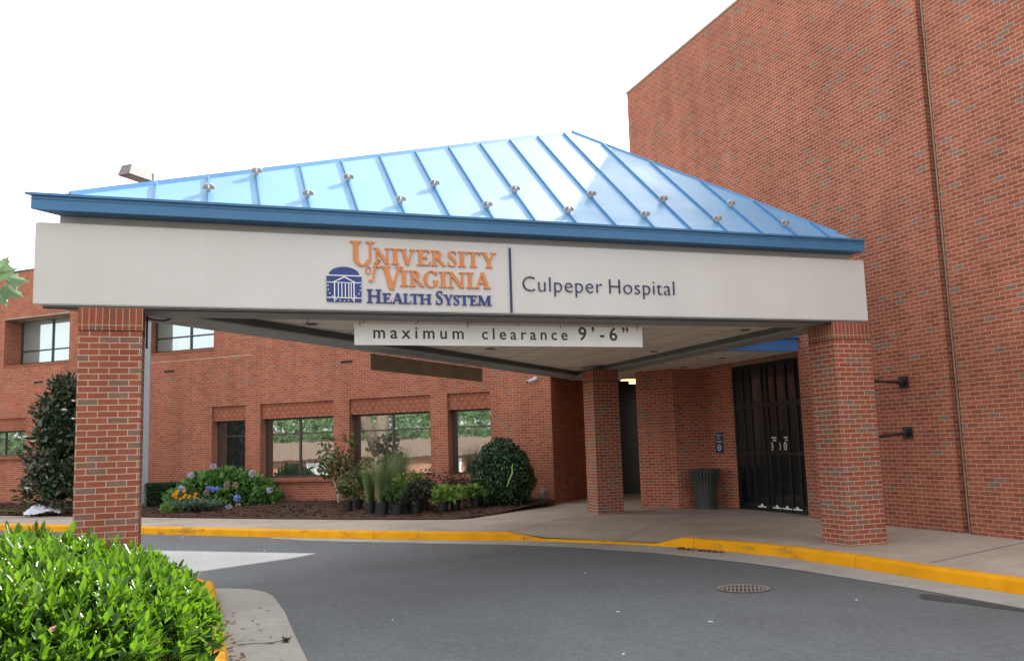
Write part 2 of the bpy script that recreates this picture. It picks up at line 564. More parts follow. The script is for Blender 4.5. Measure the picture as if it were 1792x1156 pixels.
def tag(o, label=None, cat=None, group=None, kind=None):
    for k, v in (('label', label), ('category', cat), ('group', group), ('kind', kind)):
        if v:
            o[k] = v
    return o

def thing(name, loc, label, cat, group=None):
    o = bpy.data.objects.new(name, None)
    o.empty_display_size = .2
    o.location = loc
    COL.objects.link(o)
    return tag(o, label, cat, group)

def copy_tree(o, parent=None):
    c = o.copy()
    COL.objects.link(c)
    c.parent = parent
    for ch in list(o.children):
        copy_tree(ch, c)
    return c

def text_mesh(name, body, x0, x1, z0, y, mat, parent, hscale=None, spacing=1, depth=.012, thin=0, axis='XZ', height=None):
    cu = bpy.data.curves.new(name, 'FONT')
    cu.body = body
    cu.space_character = spacing
    cu.extrude = depth
    cu.offset = thin
    cu.resolution_u = 6
    o = bpy.data.objects.new(name, cu)
    COL.objects.link(o)
    me = bpy.data.meshes.new_from_object(o.evaluated_get(bpy.context.evaluated_depsgraph_get()))
    bpy.data.objects.remove(o)
    v = np.array([p.co[:] for p in me.vertices])
    lo, hi = v.min(0), v.max(0)
    kx = (x1-x0)/(hi[0]-lo[0])
    kz = kx*(hscale or 1)
    fs = [tuple(p.vertices) for p in me.polygons]
    mb = MB()
    mb.add([(x0+(p[0]-lo[0])*kx, y-p[2], z0+p[1]*kz) for p in v], fs)
    bpy.data.meshes.remove(me)
    return mb

def sheet(poly, zf, step, name, mat, kind='structure', holes=()):
    """A ground sheet over a plan polygon, its height given by zf."""
    xs = [p[0] for p in poly]
    ys = [p[1] for p in poly]
    def inside(x, y):
        c = False
        j = len(poly)-1
        for i in range(len(poly)):
            xi, yi = poly[i]
            xj, yj = poly[j]
            if (yi > y) != (yj > y) and x < (xj-xi)*(y-yi)/(yj-yi)+xi:
                c = not c
            j = i
        return c
    pts = [Vector(p) for p in poly]
    x = min(xs)
    while x < max(xs):
        y = min(ys)
        while y < max(ys):
            if inside(x, y):
                pts.append(Vector((x+step*.2*math.sin(y*9), y)))
            y += step
        x += step
    n = len(poly)
    r = delaunay_2d_cdt(pts, [], [list(range(n))], 1, 1e-4)
    mb = MB()
    mb.add([(p[0], p[1], zf(p[0], p[1])) for p in r[0]], [tuple(f) for f in r[2]])
    o = mb.build(name, mat, smooth=True)
    o.data.flip_normals() if o.data.polygons[0].normal.z < 0 else None
    tag(o, kind=kind)
    return o

def smooth01(t):
    t = max(0, min(1, t))
    return t*t*(3-2*t)

# ------------------------------------------------------------ ground, road, kerbs, pavements
def terrain(x, y):
    d = max(0, -(x+14))
    z = -.06-4.2*smooth01(d/35)
    h = max(0, -(x+88))
    z += 10*smooth01(h/60)
    return z

mb = MB()
N = 70
g = [-400+800*(i/N) for i in range(N+1)]
g = sorted(set(g+[-20, -14, -26, -32, -38, -44, -50]))
K = len(g)
for yy in g:
    for xx in g:
        mb.v.append((xx, yy, terrain(xx, yy)))
for j in range(K-1):
    for i in range(K-1):
        mb.f.append((j*K+i, j*K+i+1, (j+1)*K+i+1, (j+1)*K+i))
o = mb.build('ground', 'soil', smooth=True)
tag(o, kind='structure')

KERB = [(-16, 38.4), (-10, 31.9), (-5, 26.55), (-1.05, 22.30), (1.57, 19.43), (3.43, 17.53), (4.45, 16.60), (5.36, 15.85), (5.86, 15.42), (6.60, 14.45),
        (7.12, 13.60), (7.36, 13.15), (7.74, 12.15), (7.98, 11.1), (8.07, 9.9), (8.06, 8.8), (8.12, 7.4), (8.25, 5.5), (8.45, 2), (8.7, -4), (8.9, -12)]
def kh(i):                       # kerb height: dropped to a lip across the ramp
    return .03 if 8 <= i <= 10 else .15
road = [(-14, -12), (8.9, -12)]+KERB[::-1][1:]+[(-16, 20)]
sheet([(-9, -40), (8.7, -40)]+[(x+.02, y) for x, y in KERB[::-1]]+[(-16, 30)], lambda x, y: 0, 3, 'road', 'asphalt')
sheet([(-9.02, -40), (-16.02, 30), (-16.02, 38.4), (-40, 62), (-62, 40), (-62, -40)], lambda x, y: terrain(x, y)+.062, 3, 'bounce_lot', 'lot')  # unseen pale ground added to bounce light in from the left

def offset_line(pts, d):
    out = []
    for i, p in enumerate(pts):
        a = Vector(pts[max(i-1, 0)])
        b = Vector(pts[min(i+1, len(pts)-1)])
        t = (b-a).normalized()
        out.append((p[0]-t.y*d, p[1]+t.x*d))
    return out
def arc_resample(pts, hs, step):
    P, Hh = [], []
    for i in range(len(pts)-1):
        a, b = Vector(pts[i]), Vector(pts[i+1])
        L = (b-a).length
        n = max(1, int(L/step))
        for k in range(n):
            P.append(tuple(a.lerp(b, k/n)))
            Hh.append(hs[i]+(hs[i+1]-hs[i])*k/n)
    P.append(pts[-1])
    Hh.append(hs[-1])
    return P, Hh
def kerb_mesh(pts, hs, side, name, joints=3.05, width=.16):
    """Concrete kerb swept along a line, cut by open joints; side=+1 puts the top to the left of the line."""
    P, Hh = arc_resample(pts, hs, .22)
    mb = MB()
    run, seg, segs = 0, [], []
    for i, p in enumerate(P):
        if i:
            run += (Vector(P[i])-Vector(P[i-1])).length
        seg.append(i)
        if run > joints:
            segs.append(seg)
            seg = [i]
            run = 0
    segs.append(seg)
    T = [(Vector(P[min(i+1, len(P)-1)])-Vector(P[max(i-1, 0)])).normalized() for i in range(len(P))]
    for seg in segs:
        if len(seg) < 2:
            continue
        k = len(mb.v)
        for q, i in enumerate(seg):
            c = Vector(P[i])
            t = T[i]
            if q == 0:
                c = c+t*.006
            if q == len(seg)-1:
                c = c-t*.006
            nrm = Vector((-t.y, t.x))*side
            h = Hh[i]
            j = (rng.random()-.5)*.008
            for dx, dz in ((j, -.05), (j+.004, .004), (.022+j, h-.03), (.035+j*.5, h-.010), (.058, h+.004), (width, h+.006), (width, -.05)):
                mb.v.append((c.x+nrm.x*dx, c.y+nrm.y*dx, min(dz, h+.006)))
        for q in range(len(seg)-1):
            for a in range(6):
                mb.f.append((k+q*7+a, k+q*7+a+1, k+(q+1)*7+a+1, k+(q+1)*7+a))
        mb.f.append(tuple(k+a for a in range(7)))
        mb.f.append(tuple(k+(len(seg)-1)*7+a for a in range(6, -1, -1)))
    return tag(mb.build(name, 'kerb'), kind='structure')
KP, KHs = KERB[::-1], [kh(i) for i in range(len(KERB))][::-1]
kerb_mesh(KP, KHs, -1, 'kerb')

def walk_z(x, y):
    d = (Vector((x, y))-Vector((6.5, 14.5))).dot(Vector((.80, .60)))
    l = abs((Vector((x, y))-Vector((6.5, 14.5))).dot(Vector((-.60, .80))))
    k = (1-smooth01(d/2.1))*(1-smooth01((l-1.0)/.55))
    return .15-.118*k
inner = offset_line(KP, -.1575)[::1]
walk = [(13, -12)]+[p for p in inner]+[(-14, 42), (-6, 38), (9, 27), (13, 26.5)]
sheet(walk, walk_z, .45, 'sidewalk', 'sidewalk')
def strip(p, q, wd=.012, lift=.004, n=8):
    a, b = Vector(p), Vector(q)
    t = (b-a).normalized()
    nn = Vector((-t.y, t.x))*wd/2
    mb = MB()
    for i in range(n+1):
        c = a.lerp(b, i/n)
        for s in (-1, 1):
            e = c+nn*s
            mb.v.append((e.x, e.y, walk_z(c.x, c.y)+lift))
    for i in range(n):
        mb.f.append((2*i, 2*i+1, 2*i+3, 2*i+2))
    return mb
jm = MB()
for p, q in [((5.40, 15.98), (8.9, 19.5)), ((6.45, 13.95), (9.6, 16.8)), ((7.3, 13.4), (11.2, 14.2)), ((3.5, 17.78), (5.4, 19.3)), ((1.5, 19.85), (3.4, 21.0)), ((-.9, 22.5), (1.2, 23.3)),
             ((7.35, 17.9), (9.6, 15.6)), ((8.35, 8.9), (11.1, 9.9)), ((8.35, 7.3), (11.1, 7.9)), ((8.25, 11.2), (11.2, 12.0)), ((9.6, 16.8), (11.5, 18.3)), ((8.9, 19.5), (9.9, 20.2))]:
    s = strip(p, q)
    jm.add(s.v, s.f)
tag(jm.build('sidewalk_joints', 'joint'), kind='structure')

gut = [(1.45, 19.30), (2.0, 18.38), (2.675, 17.62), (3.95, 16.33), (5.14, 15.24), (5.91, 14.18), (6.70, 12.70), (7.18, 11.10), (7.36, 10.05), (7.50, 8.3), (7.52, 6.8), (7.65, 5), (7.85, 2), (8.1, -4), (8.3, -12)]
kk = [p for p in KERB if p[1] < 19.5]
gp = gut+[(x-.006, y) for x, y in kk[::-1]]
sheet([(x, y) for x, y in gp], lambda x, y: .005, .8, 'gutter_pan', 'gutter')

sheet([(7.10, 7.72), (7.20, 7.86), (7.30, 7.95), (7.40, 7.90), (7.44, 7.6), (7.47, 7.3), (7.48, 6.9), (7.50, 6.5), (7.47, 6.2), (7.42, 6.5), (7.38, 6.8), (7.30, 7.02), (7.26, 7.3), (7.18, 7.5)], lambda x, y: .004, .12, 'damp_patch', 'asphalt_dark')

# island with the hedge and the left column
ISL = [(.30, -4), (.29, 7.5), (.285, 10), (.28, 12.1), (.10, 12.55), (-.35, 12.85), (-1.2, 13.0), (-4, 12.9), (-9, 12.4), (-13, 12)]
kerb_mesh(ISL, [.15]*len(ISL), 1, 'island_kerb', joints=3.4)
isl_in = offset_line(ISL, .157)
sheet(isl_in+[(-13, -4)], lambda x, y: .145, 1.5, 'planting_bed', 'mulch')
sheet([(.292, -4), (.286, 7.5), (.282, 10), (.278, 12.1), (.12, 12.56), (.42, 12.48), (.70, 12.24), (.85, 11.9), (.92, 11.5), (.945, 10.3), (.915, 9.0), (.90, 7.8), (.90, -4)], lambda x, y: .005, .9, 'island_gutter', 'gutter')

# mulch bed against the wing
WO = Vector((8.95, 22.46))
DC = Vector((-.7459, .6660))
NC = Vector((-.6660, -.7459))
BED = [(-16, 41.3), (-8, 33.15), (-1.3, 25.98), (.825, 23.68), (2.0, 22.4), (3.23, 21.2), (4.6, 19.93), (5.35, 19.42), (5.75, 19.42), (6.2, 19.82), (7.4, 20.85), (8.55, 21.75), (8.95, 22.30)]
def bed_z(x, y):
    d = max(0, (Vector((x, y))-WO).dot(NC))
    e = 1-smooth01(d/4.2)
    edge = smooth01((4.6-d)/.35) if x < 5 else 1
    bump = .018*sin(x*5.1+y*2.3)*sin(y*4.3-x*1.7)
    return .158+.13*e+bump*edge+.012
bed = BED+[tuple(WO+DC*s+NC*.0) for s in (0.02, 8, 16, 24, 33)]
sheet(bed, bed_z, .4, 'mulch_bed', 'mulch')
n = 9000
s = rng.random(n)*22
d = rng.random(n)*4.3
cx, cy = 8.95-.7459*s-.666*d, 22.46+.666*s-.7459*d
V, Fc = [], []
def in_bed(x, y, poly=bed):
    c = False
    j = len(poly)-1
    for i in range(len(poly)):
        if (poly[i][1] > y) != (poly[j][1] > y) and x < (poly[j][0]-poly[i][0])*(y-poly[i][1])/(poly[j][1]-poly[i][1])+poly[i][0]:
            c = not c
        j = i
    return c
mb = MB()
for x, y in zip(cx, cy):
    if not in_bed(x, y):
        continue
    a, t = rng.random()*6.3, (rng.random()-.5)*1.2
    l, wd = .03+.05*rng.random(), .008+.012*rng.random()
    ex = Vector((cos(a), sin(a), t*.5))*l
    ey = Vector((-sin(a), cos(a), (rng.random()-.5)))*wd
    o3 = Vector((x, y, bed_z(x, y)+.006))
    mb.add([o3-ex-ey, o3+ex-ey, o3+ex+ey, o3-ex+ey], [(0, 1, 2, 3)])
tag(mb.build('mulch_chips', 'mulch'), kind='stuff')
sheet([(-16, 41.6), (-8, 33.6), (-4.6, 30.6), (-5.6, 32.2), (-12, 38.4), (-16, 42)], lambda x, y: bed_z(x, y)+.02, .6, 'grass_strip', 'lawn')

# ------------------------------------------------------------ brick wing with the windows
WT = .95
def cw(s, n, z):
    p = WO+DC*s+NC*n
    return (p.x, p.y, z)
def wbox(mb, s0, s1, z0, z1, n0, n1):
    a = Vector(cw(s0, n0, z0))
    return mb.hexa(a, DC.to_3d()*(s1-s0), NC.to_3d()*(n1-n0), (0, 0, z1-z0))
wing = thing('hospital_wing', cw(10, 0, .15), 'long two storey red brick wing with recessed windows behind the planting bed', 'building')
PH = 8.44
LOW = [(1.77, 3.08), (3.62, 6.28), (6.82, 9.45), (10.01, 11.3)]
UPP = [(11.26, 14.3), (17.46, 20.6), (23.6, 26.8)]
FAR = [(19.38, 22.4)]
mb = MB()
b = .10                                            # depth of the shallow window bays
# lower storey, z -0.2..3.2
edges = [0]+[e for a in LOW for e in a]
for i in range(0, len(edges)-1, 2):
    wbox(mb, edges[i], edges[i+1], -.2, 3.2, -WT, 0)
wbox(mb, 11.3, 19.38, -.2, 3.2, -WT, 0)
wbox(mb, 22.4, 33, -.2, 3.2, -WT, 0)
for a, c in LOW:
    wbox(mb, a, c, -.2, .90, -WT, -b)
for a, c in FAR:
    wbox(mb, a, c, -.2, 1.83, -WT, -b)
wbox(mb, 0, 33, 3.2, 5.05, -WT, 0)
prev = 0
for a, c in UPP:
    wbox(mb, prev, a, 5.05, 6.75, -WT, 0)
    prev = c
wbox(mb, prev, 33, 5.05, 6.75, -WT, 0)
wbox(mb, 0, 33, 6.75, PH-.06, -WT, 0)
wbox(mb, -3.02, -.001, 4.2, PH-.06, -WT-.004, -.004)
mb.build('wall', 'brick_wing', wing)
mb = MB()
wbox(mb, -3.02, 33, PH-.06, PH, -WT, .03)
mb.build('parapet_cap', 'bronze', wing)
mb = MB()                                          # back of the wing, so that it is a closed block
wbox(mb, 0, 33, -.2, PH-.3, -9, -WT-.002)
mb.build('rear_block', 'brick_wing', wing)
for a, c in LOW:
    q = MB()
    wbox(q, a+.001, c-.001, 2.75, 3.198, -WT+.1, -b+.02)
    q.build('spandrel', 'brick_spandrel', wing)
for a, c in FAR:
    q = MB()
    wbox(q, a+.001, c-.001, 2.77, 3.198, -WT+.1, -b+.02)
    q.build('spandrel', 'brick_spandrel', wing)

def window(s0, s1, z0, z1, depth, mullions, transom, glass, fr=.055, sill_drop=.07):
    f = MB()
    n0, n1 = -depth-.07, -depth
    for a in [s0+fr/2, s1-fr/2]+mullions:
        wbox(f, a-fr/2, a+fr/2, z0, z1, n0, n1)
    e = [s0+fr]+[x for m_ in mullions for x in (m_-fr/2, m_+fr/2)]+[s1-fr]
    for i in range(0, len(e), 2):
        wbox(f, e[i], e[i+1], z1-fr, z1, n0, n1)
        wbox(f, e[i], e[i+1], z0, z0+fr, n0, n1)
        if transom:
            wbox(f, e[i], e[i+1], transom-.022, transom+.022, n0, n1)
    w_ = f.build('window', 'bronze', wing)
    for i in range(0, len(e), 2):
        p = MB()
        wbox(p, e[i]+.001, e[i+1]-.001, z0+fr+.001, z1-fr-.001, n0+.02, n0+.032)
        p.build('pane', glass, w_)
    s = MB()
    v = [cw(s0+.002, -depth+.001, z0-.002), cw(s1-.002, -depth+.001, z0-.002), cw(s1-.002, .012, z0-sill_drop), cw(s0+.002, .012, z0-sill_drop)]
    lo = [(x, y, z0-sill_drop-.06) for x, y, z in v]
    s.add(v+lo, [(0, 1, 2, 3), (4, 7, 6, 5), (0, 4, 5, 1), (1, 5, 6, 2), (2, 6, 7, 3), (3, 7, 4, 0)])
    s.build('sill', 'brick_sill', w_)
    return w_
window(*LOW[0], .97, 2.75, .28, [], 2.27, 'glass_window')
window(*LOW[1], .97, 2.75, .28, [4.98], 2.27, 'glass_window')
window(*LOW[2], .97, 2.75, .28, [8.2], 2.27, 'glass_window')
window(*LOW[3], .97, 2.75, .28, [], 2.27, 'glass_window')
for a, c in UPP:
    window(a, c, 5.13, 6.75, .7, [(a+c)/2+.03], 5.62, 'glass_upper', .06, .1)
window(*FAR[0], 1.90, 2.77, .28, [20.7], None, 'glass_window')
for a, c in UPP:                                   # drawn blinds behind the upper panes are seen as the pale panes; brown head lining
    q = MB()
    wbox(q, a+.002, c-.002, 6.70, 6.748, -.69, .02)
    q.build('window_head', 'brown_panel', wing)
for s, z in [(13.05, 4.42), (18.85, 4.40), (6.35, 4.30)]:
    q = MB()
    wbox(q, s-.2, s+.2, z-.035, z+.035, -.02, .012)
    q.build('vent_slot', 'reveal', wing)
q = MB()
wbox(q, 9.8, 14.6, 4.735, 4.747, -.02, .004)
q.build('shelf_course', 'cream', wing)
# recess beside the wing: return wall, back wall, ceiling, door
q = MB()
q.hexa(cw(-.002, -WT, -.2), DC.to_3d()*.5, -NC.to_3d()*3.6, (0, 0, 4.0))
q.build('return_wall', 'brick_wing', wing)
q = MB()
wbox(q, -5.2, 0.2, -.2, 4.2, -5.0, -4.5)
q.build('recess_wall', 'brick_wing', wing)
q = MB()
wbox(q, -4.2, -.004, 3.50, 4.15, -.45, -.06)
q.build('lintel_beam', 'cream', wing)
q = MB()
wbox(q, -5.2, -.004, 3.56, 3.66, -4.49, -.46)
q.build('recess_ceiling', 'trim', wing)
rd = MB()
xs_ = [-.35, -1.45, -2.5, -3.5, -4.5]
for e in xs_:
    wbox(rd, e-.035, e+.035, .15, 3.5, -4.49, -4.41)
for i in range(4):
    for z0, z1 in ((.15, .27), (2.42, 2.5), (3.42, 3.5)):
        wbox(rd, xs_[i+1]+.035, xs_[i]-.035, z0, z1, -4.488, -4.412)
dd = rd.build('recess_door', 'door_frame', wing)  # door glazing widened across the back wall to darken the recess
q = MB()
for i in range(4):
    wbox(q, xs_[i+1]+.035, xs_[i]-.035, .27, 3.42, -4.48, -4.45)
q.build('pane', 'glass_door', dd)

# ------------------------------------------------------------ tower
TX = 11.216
TH = 11.265
tower = thing('hospital_tower', (TX, 5, .15), 'tall windowless red brick tower block rising at the end of the canopy', 'building')
q = MB()
q.box(TX, 24, 11.2, 14.95, -.2, TH)
q.box(TX, 24, 14.95, 21.65, 3.32, TH)
q.box(13.2, 24, 14.95, 21.65, -.2, 3.32)
q.build('wall', 'brick_tower', tower)
q = MB()
q.box(TX-.06, 24, 3.0, 10.98, -.2, TH+1.2)
q.build('projecting_wall', 'brick_tower', tower)
q = MB()
q.box(TX+.12, 24, 10.98, 11.2, -.2, TH)
q.build('recessed_joint', 'brick_tower', tower)
q = MB()
q.tube([(TX+.045, 11.115, .15), (TX+.045, 11.115, TH)], .014, 8)
q.build('caulk_bead', 'brown_panel', tower)
q = MB()
q.box(TX-.02, 24, 11.2, 21.67, TH, TH+.06)
q.build('parapet_cap', 'brown_panel', tower)

# ------------------------------------------------------------ entrance pavilion between tower and wing
pav = thing('entrance_lobby', (11.2, 18.3, .15), 'brick lobby block with a dark glazed sliding entrance under its own flat roof', 'entrance')
P1, P2, P3, P4 = (10.003, 19.59), (10.572, 18.82), (11.40, 18.82), (11.64, 17.9)
q = MB()
q.prism([P1, P2, P3, P4, (13.1, 17.9), (13.1, 23.0)], -.2, 3.9)
q.build('brick_wall', 'brick_lobby', pav)
q = MB()
q.box(11.63, 13.1, 14.952, 15.05, -.2, 3.3)
q.build('door_jamb', 'brick_tower', pav)
q = MB()
q.box(9.38, 11.214, 14.92, 15.0, 3.375, 3.64)
q.build('roof_fascia', 'bluefascia', pav)
q = MB()
q.box(9.36, 11.214, 14.86, 14.92, 3.63, 3.67)
q.build('roof_lip', 'bluefascia', pav)
q = MB()
q.box(9.40, 12.4, 15.0, 22.1, 3.37, 3.60)
q.build('roof', 'soffit', pav)
for x, y in ((10.3, 16.2), (10.6, 18.3)):
    q = MB()
    q.lathe((x, y, 3.372), [(.085, -.012), (.085, 0)], 20)
    q.build('downlight', 'dark_trim', pav)
DX = 11.62
f = MB()
for y in (17.865, 17.52, 17.24, 16.80, 16.62, 16.33, 15.95, 15.62, 15.085):
    f.box(DX-.03, DX+.05, y-.03, y+.03, .15, 3.36)
ys = [17.835, 17.55, 17.49, 17.27, 17.21, 16.83, 16.77, 16.65, 16.59, 16.36, 16.30, 15.98, 15.92, 15.65, 15.59, 15.115]
for i in range(0, len(ys), 2):
    for z0, z1 in ((.15, .30), (1.33, 1.40), (2.36, 2.46), (3.26, 3.36)):
        f.box(DX-.028, DX+.048, ys[i+1], ys[i], z0, z1)
door = f.build('sliding_door', 'door_frame', pav)
q = MB()
for i in range(0, len(ys), 2):
    q.box(DX, DX+.012, ys[i+1], ys[i], .30, 3.26)
q.build('pane', 'glass_door', door)
for y in (16.57, 16.31, 16.10):
    q = MB()
    k = 24
    q.add([(DX-.004, y+.055*cos(2*pi*i/k), 1.52+.085*sin(2*pi*i/k)) for i in range(k)] + [(DX-.004, y+.035*cos(2*pi*i/k), 1.52+.06*sin(2*pi*i/k)) for i in range(k)],
          [(i, (i+1) % k, k+(i+1) % k, k+i) for i in range(k)])
    q.box(DX-.0045, DX-.0035, y-.02, y+.02, 1.505, 1.535)
    q.build('sticker', 'sign_white', door)
for y, l, z in ((16.46, .22, 1.70), (16.45, .13, 1.645), (16.03, .2, 1.70), (16.03, .12, 1.645)):
    q = MB()
    yy = y+l/2
    while yy > y-l/2:
        q.box(DX-.0045, DX-.003, yy-.022, yy, z-.015, z+.015)
        yy -= .03
    q.build('sticker', 'sign_white', door)
for y in (17.02, 16.48, 16.13, 15.79):
    q = MB()
    q.box(DX-.034, DX-.0305, y-.15, y+.15, .225, .25)
    k = 14
    q.add([(DX-.035, y+.05*cos(pi*i/k), .25+.05*sin(pi*i/k)) for i in range(k+1)], [tuple(range(k+1))])
    q.build('sticker', 'sign_white', door)

# ------------------------------------------------------------ porte-cochere canopy (triangular plan)
can = thing('entrance_canopy', (4, 13, .15), 'triangular drive-through canopy with blue standing seam roof and white fascia on brick columns', 'canopy')
def tri(y0, x1, c):
    return [(y0-c, y0), (x1, y0), (x1, x1+c)]
def tri_ring(mb, o, i, z, flip=False):
    k = len(mb.v)
    mb.v += [(*p, z) for p in o]+[(*p, z) for p in i]
    for a in range(3):
        b2 = (a+1) % 3
        mb.f.append((k+a, k+b2, k+3+b2, k+3+a))
def tri_side(mb, t, z0, z1):
    k = len(mb.v)
    mb.v += [(*p, z0) for p in t]+[(*p, z1) for p in t]
    for a in range(3):
        b2 = (a+1) % 3
        mb.f.append((k+a, k+b2, k+3+b2, k+3+a))
def solid_ring(o, i, z0, z1):
    q = MB()
    tri_ring(q, o, i, z0)
    tri_ring(q, o, i, z1)
    tri_side(q, o, z0, z1)
    tri_side(q, i, z0, z1)
    return q
def merge_build(q, name, mat, parent, bevel=0):
    o = q.build(name, mat, parent)
    bm = bmesh.new()
    bm.from_mesh(o.data)
    bmesh.ops.remove_doubles(bm, verts=bm.verts, dist=1e-4)
    bmesh.ops.recalc_face_normals(bm, faces=bm.faces)
    if bevel:
        bmesh.ops.bevel(bm, geom=[e for e in bm.edges if e.is_manifold and e.calc_face_angle(0) > .5], offset=bevel, segments=2, affect='EDGES')
    bm.to_mesh(o.data)
    bm.free()
    return o
TO = tri(10.745, 9.35, 12.405)
TI = tri(11.42, 8.75, 11.46)
merge_build(solid_ring(TO, tri(11.36, 8.80, 11.53), 3.355, 4.262), 'stucco_fascia', 'stucco', can, .012)
merge_build(solid_ring(tri(10.79, 9.31, 12.34), TI, 3.335, 3.352), 'beam_underside', 'trim', can)
merge_build(solid_ring(tri(11.362, 8.798, 11.528), TI, 3.3525, 3.47), 'beam_trim', 'dark_trim', can)
q = MB()
q.box(-1.55, 9.33, 10.75, 10.80, 3.318, 3.3345)
q.build('drip_edge', 'reveal', can)
merge_build(solid_ring(tri(10.87, 9.20, 12.30), tri(11.3, 8.8, 11.5), 4.2625, 4.40), 'recessed_band', 'stucco_band', can)
q = MB()
t3 = tri(11.40, 8.77, 11.48)
q.prism(t3, 3.445, 3.465)
sof = q.build('soffit', 'soffit', can)
for x, y in [(1.51, 12.55), (8.38, 12.47), (5.01, 15.44), (8.45, 15.71), (8.5, 19.2), (4.9, 12.5), (2.9, 13.6)]:
    q = MB()
    q.lathe((x, y, 3.4455), [(.095, -.012), (.095, -.002)], 24)
    d = q.build('downlight', 'trim', sof)
    q = MB()
    q.lathe((x, y, 3.4455), [(.07, -.016), (.07, -.012)], 24)
    q.build('downlight_lens', 'iron_dark', sof)
E_Y, E_X, E_C = 10.6, 9.25, 12.28
merge_build(solid_ring(tri(E_Y, E_X, E_C), tri(E_Y+.3, E_X-.2, E_C-.3), 4.365, 4.515), 'eave_fascia', 'eave', can)
merge_build(solid_ring(tri(E_Y-.03, E_X+.012, E_C+.03), tri(E_Y+.12, E_X-.1, E_C-.15), 4.5155, 4.542), 'eave_lip', 'eave', can)
# roof planes meet over the incentre
SL = .79
TE = tri(E_Y-.01, E_X+.01, E_C+.01)
leg = TE[1][0]-TE[0][0]
RI = leg*(1-sqrt(.5))
BASEZ = 4.48
AP = Vector((TE[1][0]-RI, TE[0][1]+RI, BASEZ+SL*RI))
rm = MB()
nn_ = 14
def roof_face(a, b2):
    """One metal plane as a fine grid with the slight waviness of sheet metal."""
    k = len(rm.v)
    n = 36
    idx = {}
    for i in range(n+1):
        for j in range(n+1-i):
            p = a+(b2-a)*(i/n)+(AP-a)*(j/n)
            idx[i, j] = len(rm.v)
            rm.v.append(tuple(p))
    for i in range(n):
        for j in range(n-i):
            rm.f.append((idx[i, j], idx[i+1, j], idx[i, j+1]))
            if i+j < n-1:
                rm.f.append((idx[i+1, j], idx[i+1, j+1], idx[i, j+1]))
C3 = [Vector((*p, BASEZ)) for p in TE]
for a in range(3):
    roof_face(C3[a], C3[(a+1) % 3])
roof = merge_build(rm, 'roof', 'roof', can)
def seam_lines():
    out = []
    nrm = Vector((0, -SL, 1)).normalized()
    # front plane
    k = 0
    x = -.445
    while x < E_X-.15:
        yl = (E_Y-.01)+(x-C3[0].x)*RI/(AP.x-C3[0].x) if x < AP.x else (E_Y-.01)+(C3[1].x-x)
        out.append((Vector((x, E_Y+.03, BASEZ+SL*.04)), Vector((x, yl-.06, BASEZ+SL*(yl-.06-E_Y+.01))), nrm, k))
        x += .5718
        k += 1
    # right plane
    nr = Vector((SL, 0, 1)).normalized()
    y = E_Y+.5
    while y < C3[2].y-.4:
        xl = E_X-(y-E_Y) if y < AP.y else E_X-(C3[2].y-y)*RI/(C3[2].y-AP.y)
        out.append((Vector((E_X-.03, y, BASEZ+SL*.04)), Vector((xl+.06, y, BASEZ+SL*(E_X-xl-.06))), nr, -1))
        y += .5718
    # long plane
    nh = Vector((-SL*.7071, SL*.7071, 1)).normalized()
    L = (C3[2]-C3[0])
    Ln = L.length
    d = L.normalized()
    inw = Vector((.7071, -.7071, 0))
    ta = (AP-C3[0]).dot(d)
    t = .6
    while t < Ln-.5:
        h = RI*t/ta if t < ta else RI*(Ln-t)/(Ln-ta)
        if h > .3:
            p = C3[0]+d*t
            out.append((p+inw*.04+Vector((0, 0, SL*.04)), p+inw*(h-.07)+Vector((0, 0, SL*(h-.07))), nh, -1))
        t += .5718
    return out
sms = [MB(), MB(), MB()]
guards = []
for a, b2, nrm, k in seam_lines():
    if (b2-a).length < .12:
        continue
    d = (b2-a).normalized()
    side = d.cross(nrm)
    sms[0 if k >= 0 else 1 if abs(nrm.y) < .01 else 2].hexa(a-side*.009-nrm*.004, d*(b2-a).length, side*.018, nrm*.038)
    if k > 0:
        guards.append((a, d, nrm, side, k, (b2-a).length))
for sm in sms:
    sm.build('seam', 'seam', roof)
hm = MB()
for p in C3:
    e = AP-p
    d = e.normalized()
    side = d.cross(Vector((0, 0, 1))).normalized()
    upv = side.cross(d)
    p = p+d*.42
    e = AP-p+d*.02
    v = [p-side*.07+upv*-.05, p-side*.02+upv*.018, p+side*.02+upv*.018, p+side*.07-upv*.05]
    v2 = [x+e for x in v]
    hm.add(v+v2, [(0, 1, 5, 4), (1, 2, 6, 5), (2, 3, 7, 6), (0, 4, 7, 3), (0, 3, 2, 1), (4, 5, 6, 7)])
hm.build('hip_cap', 'seam', roof)
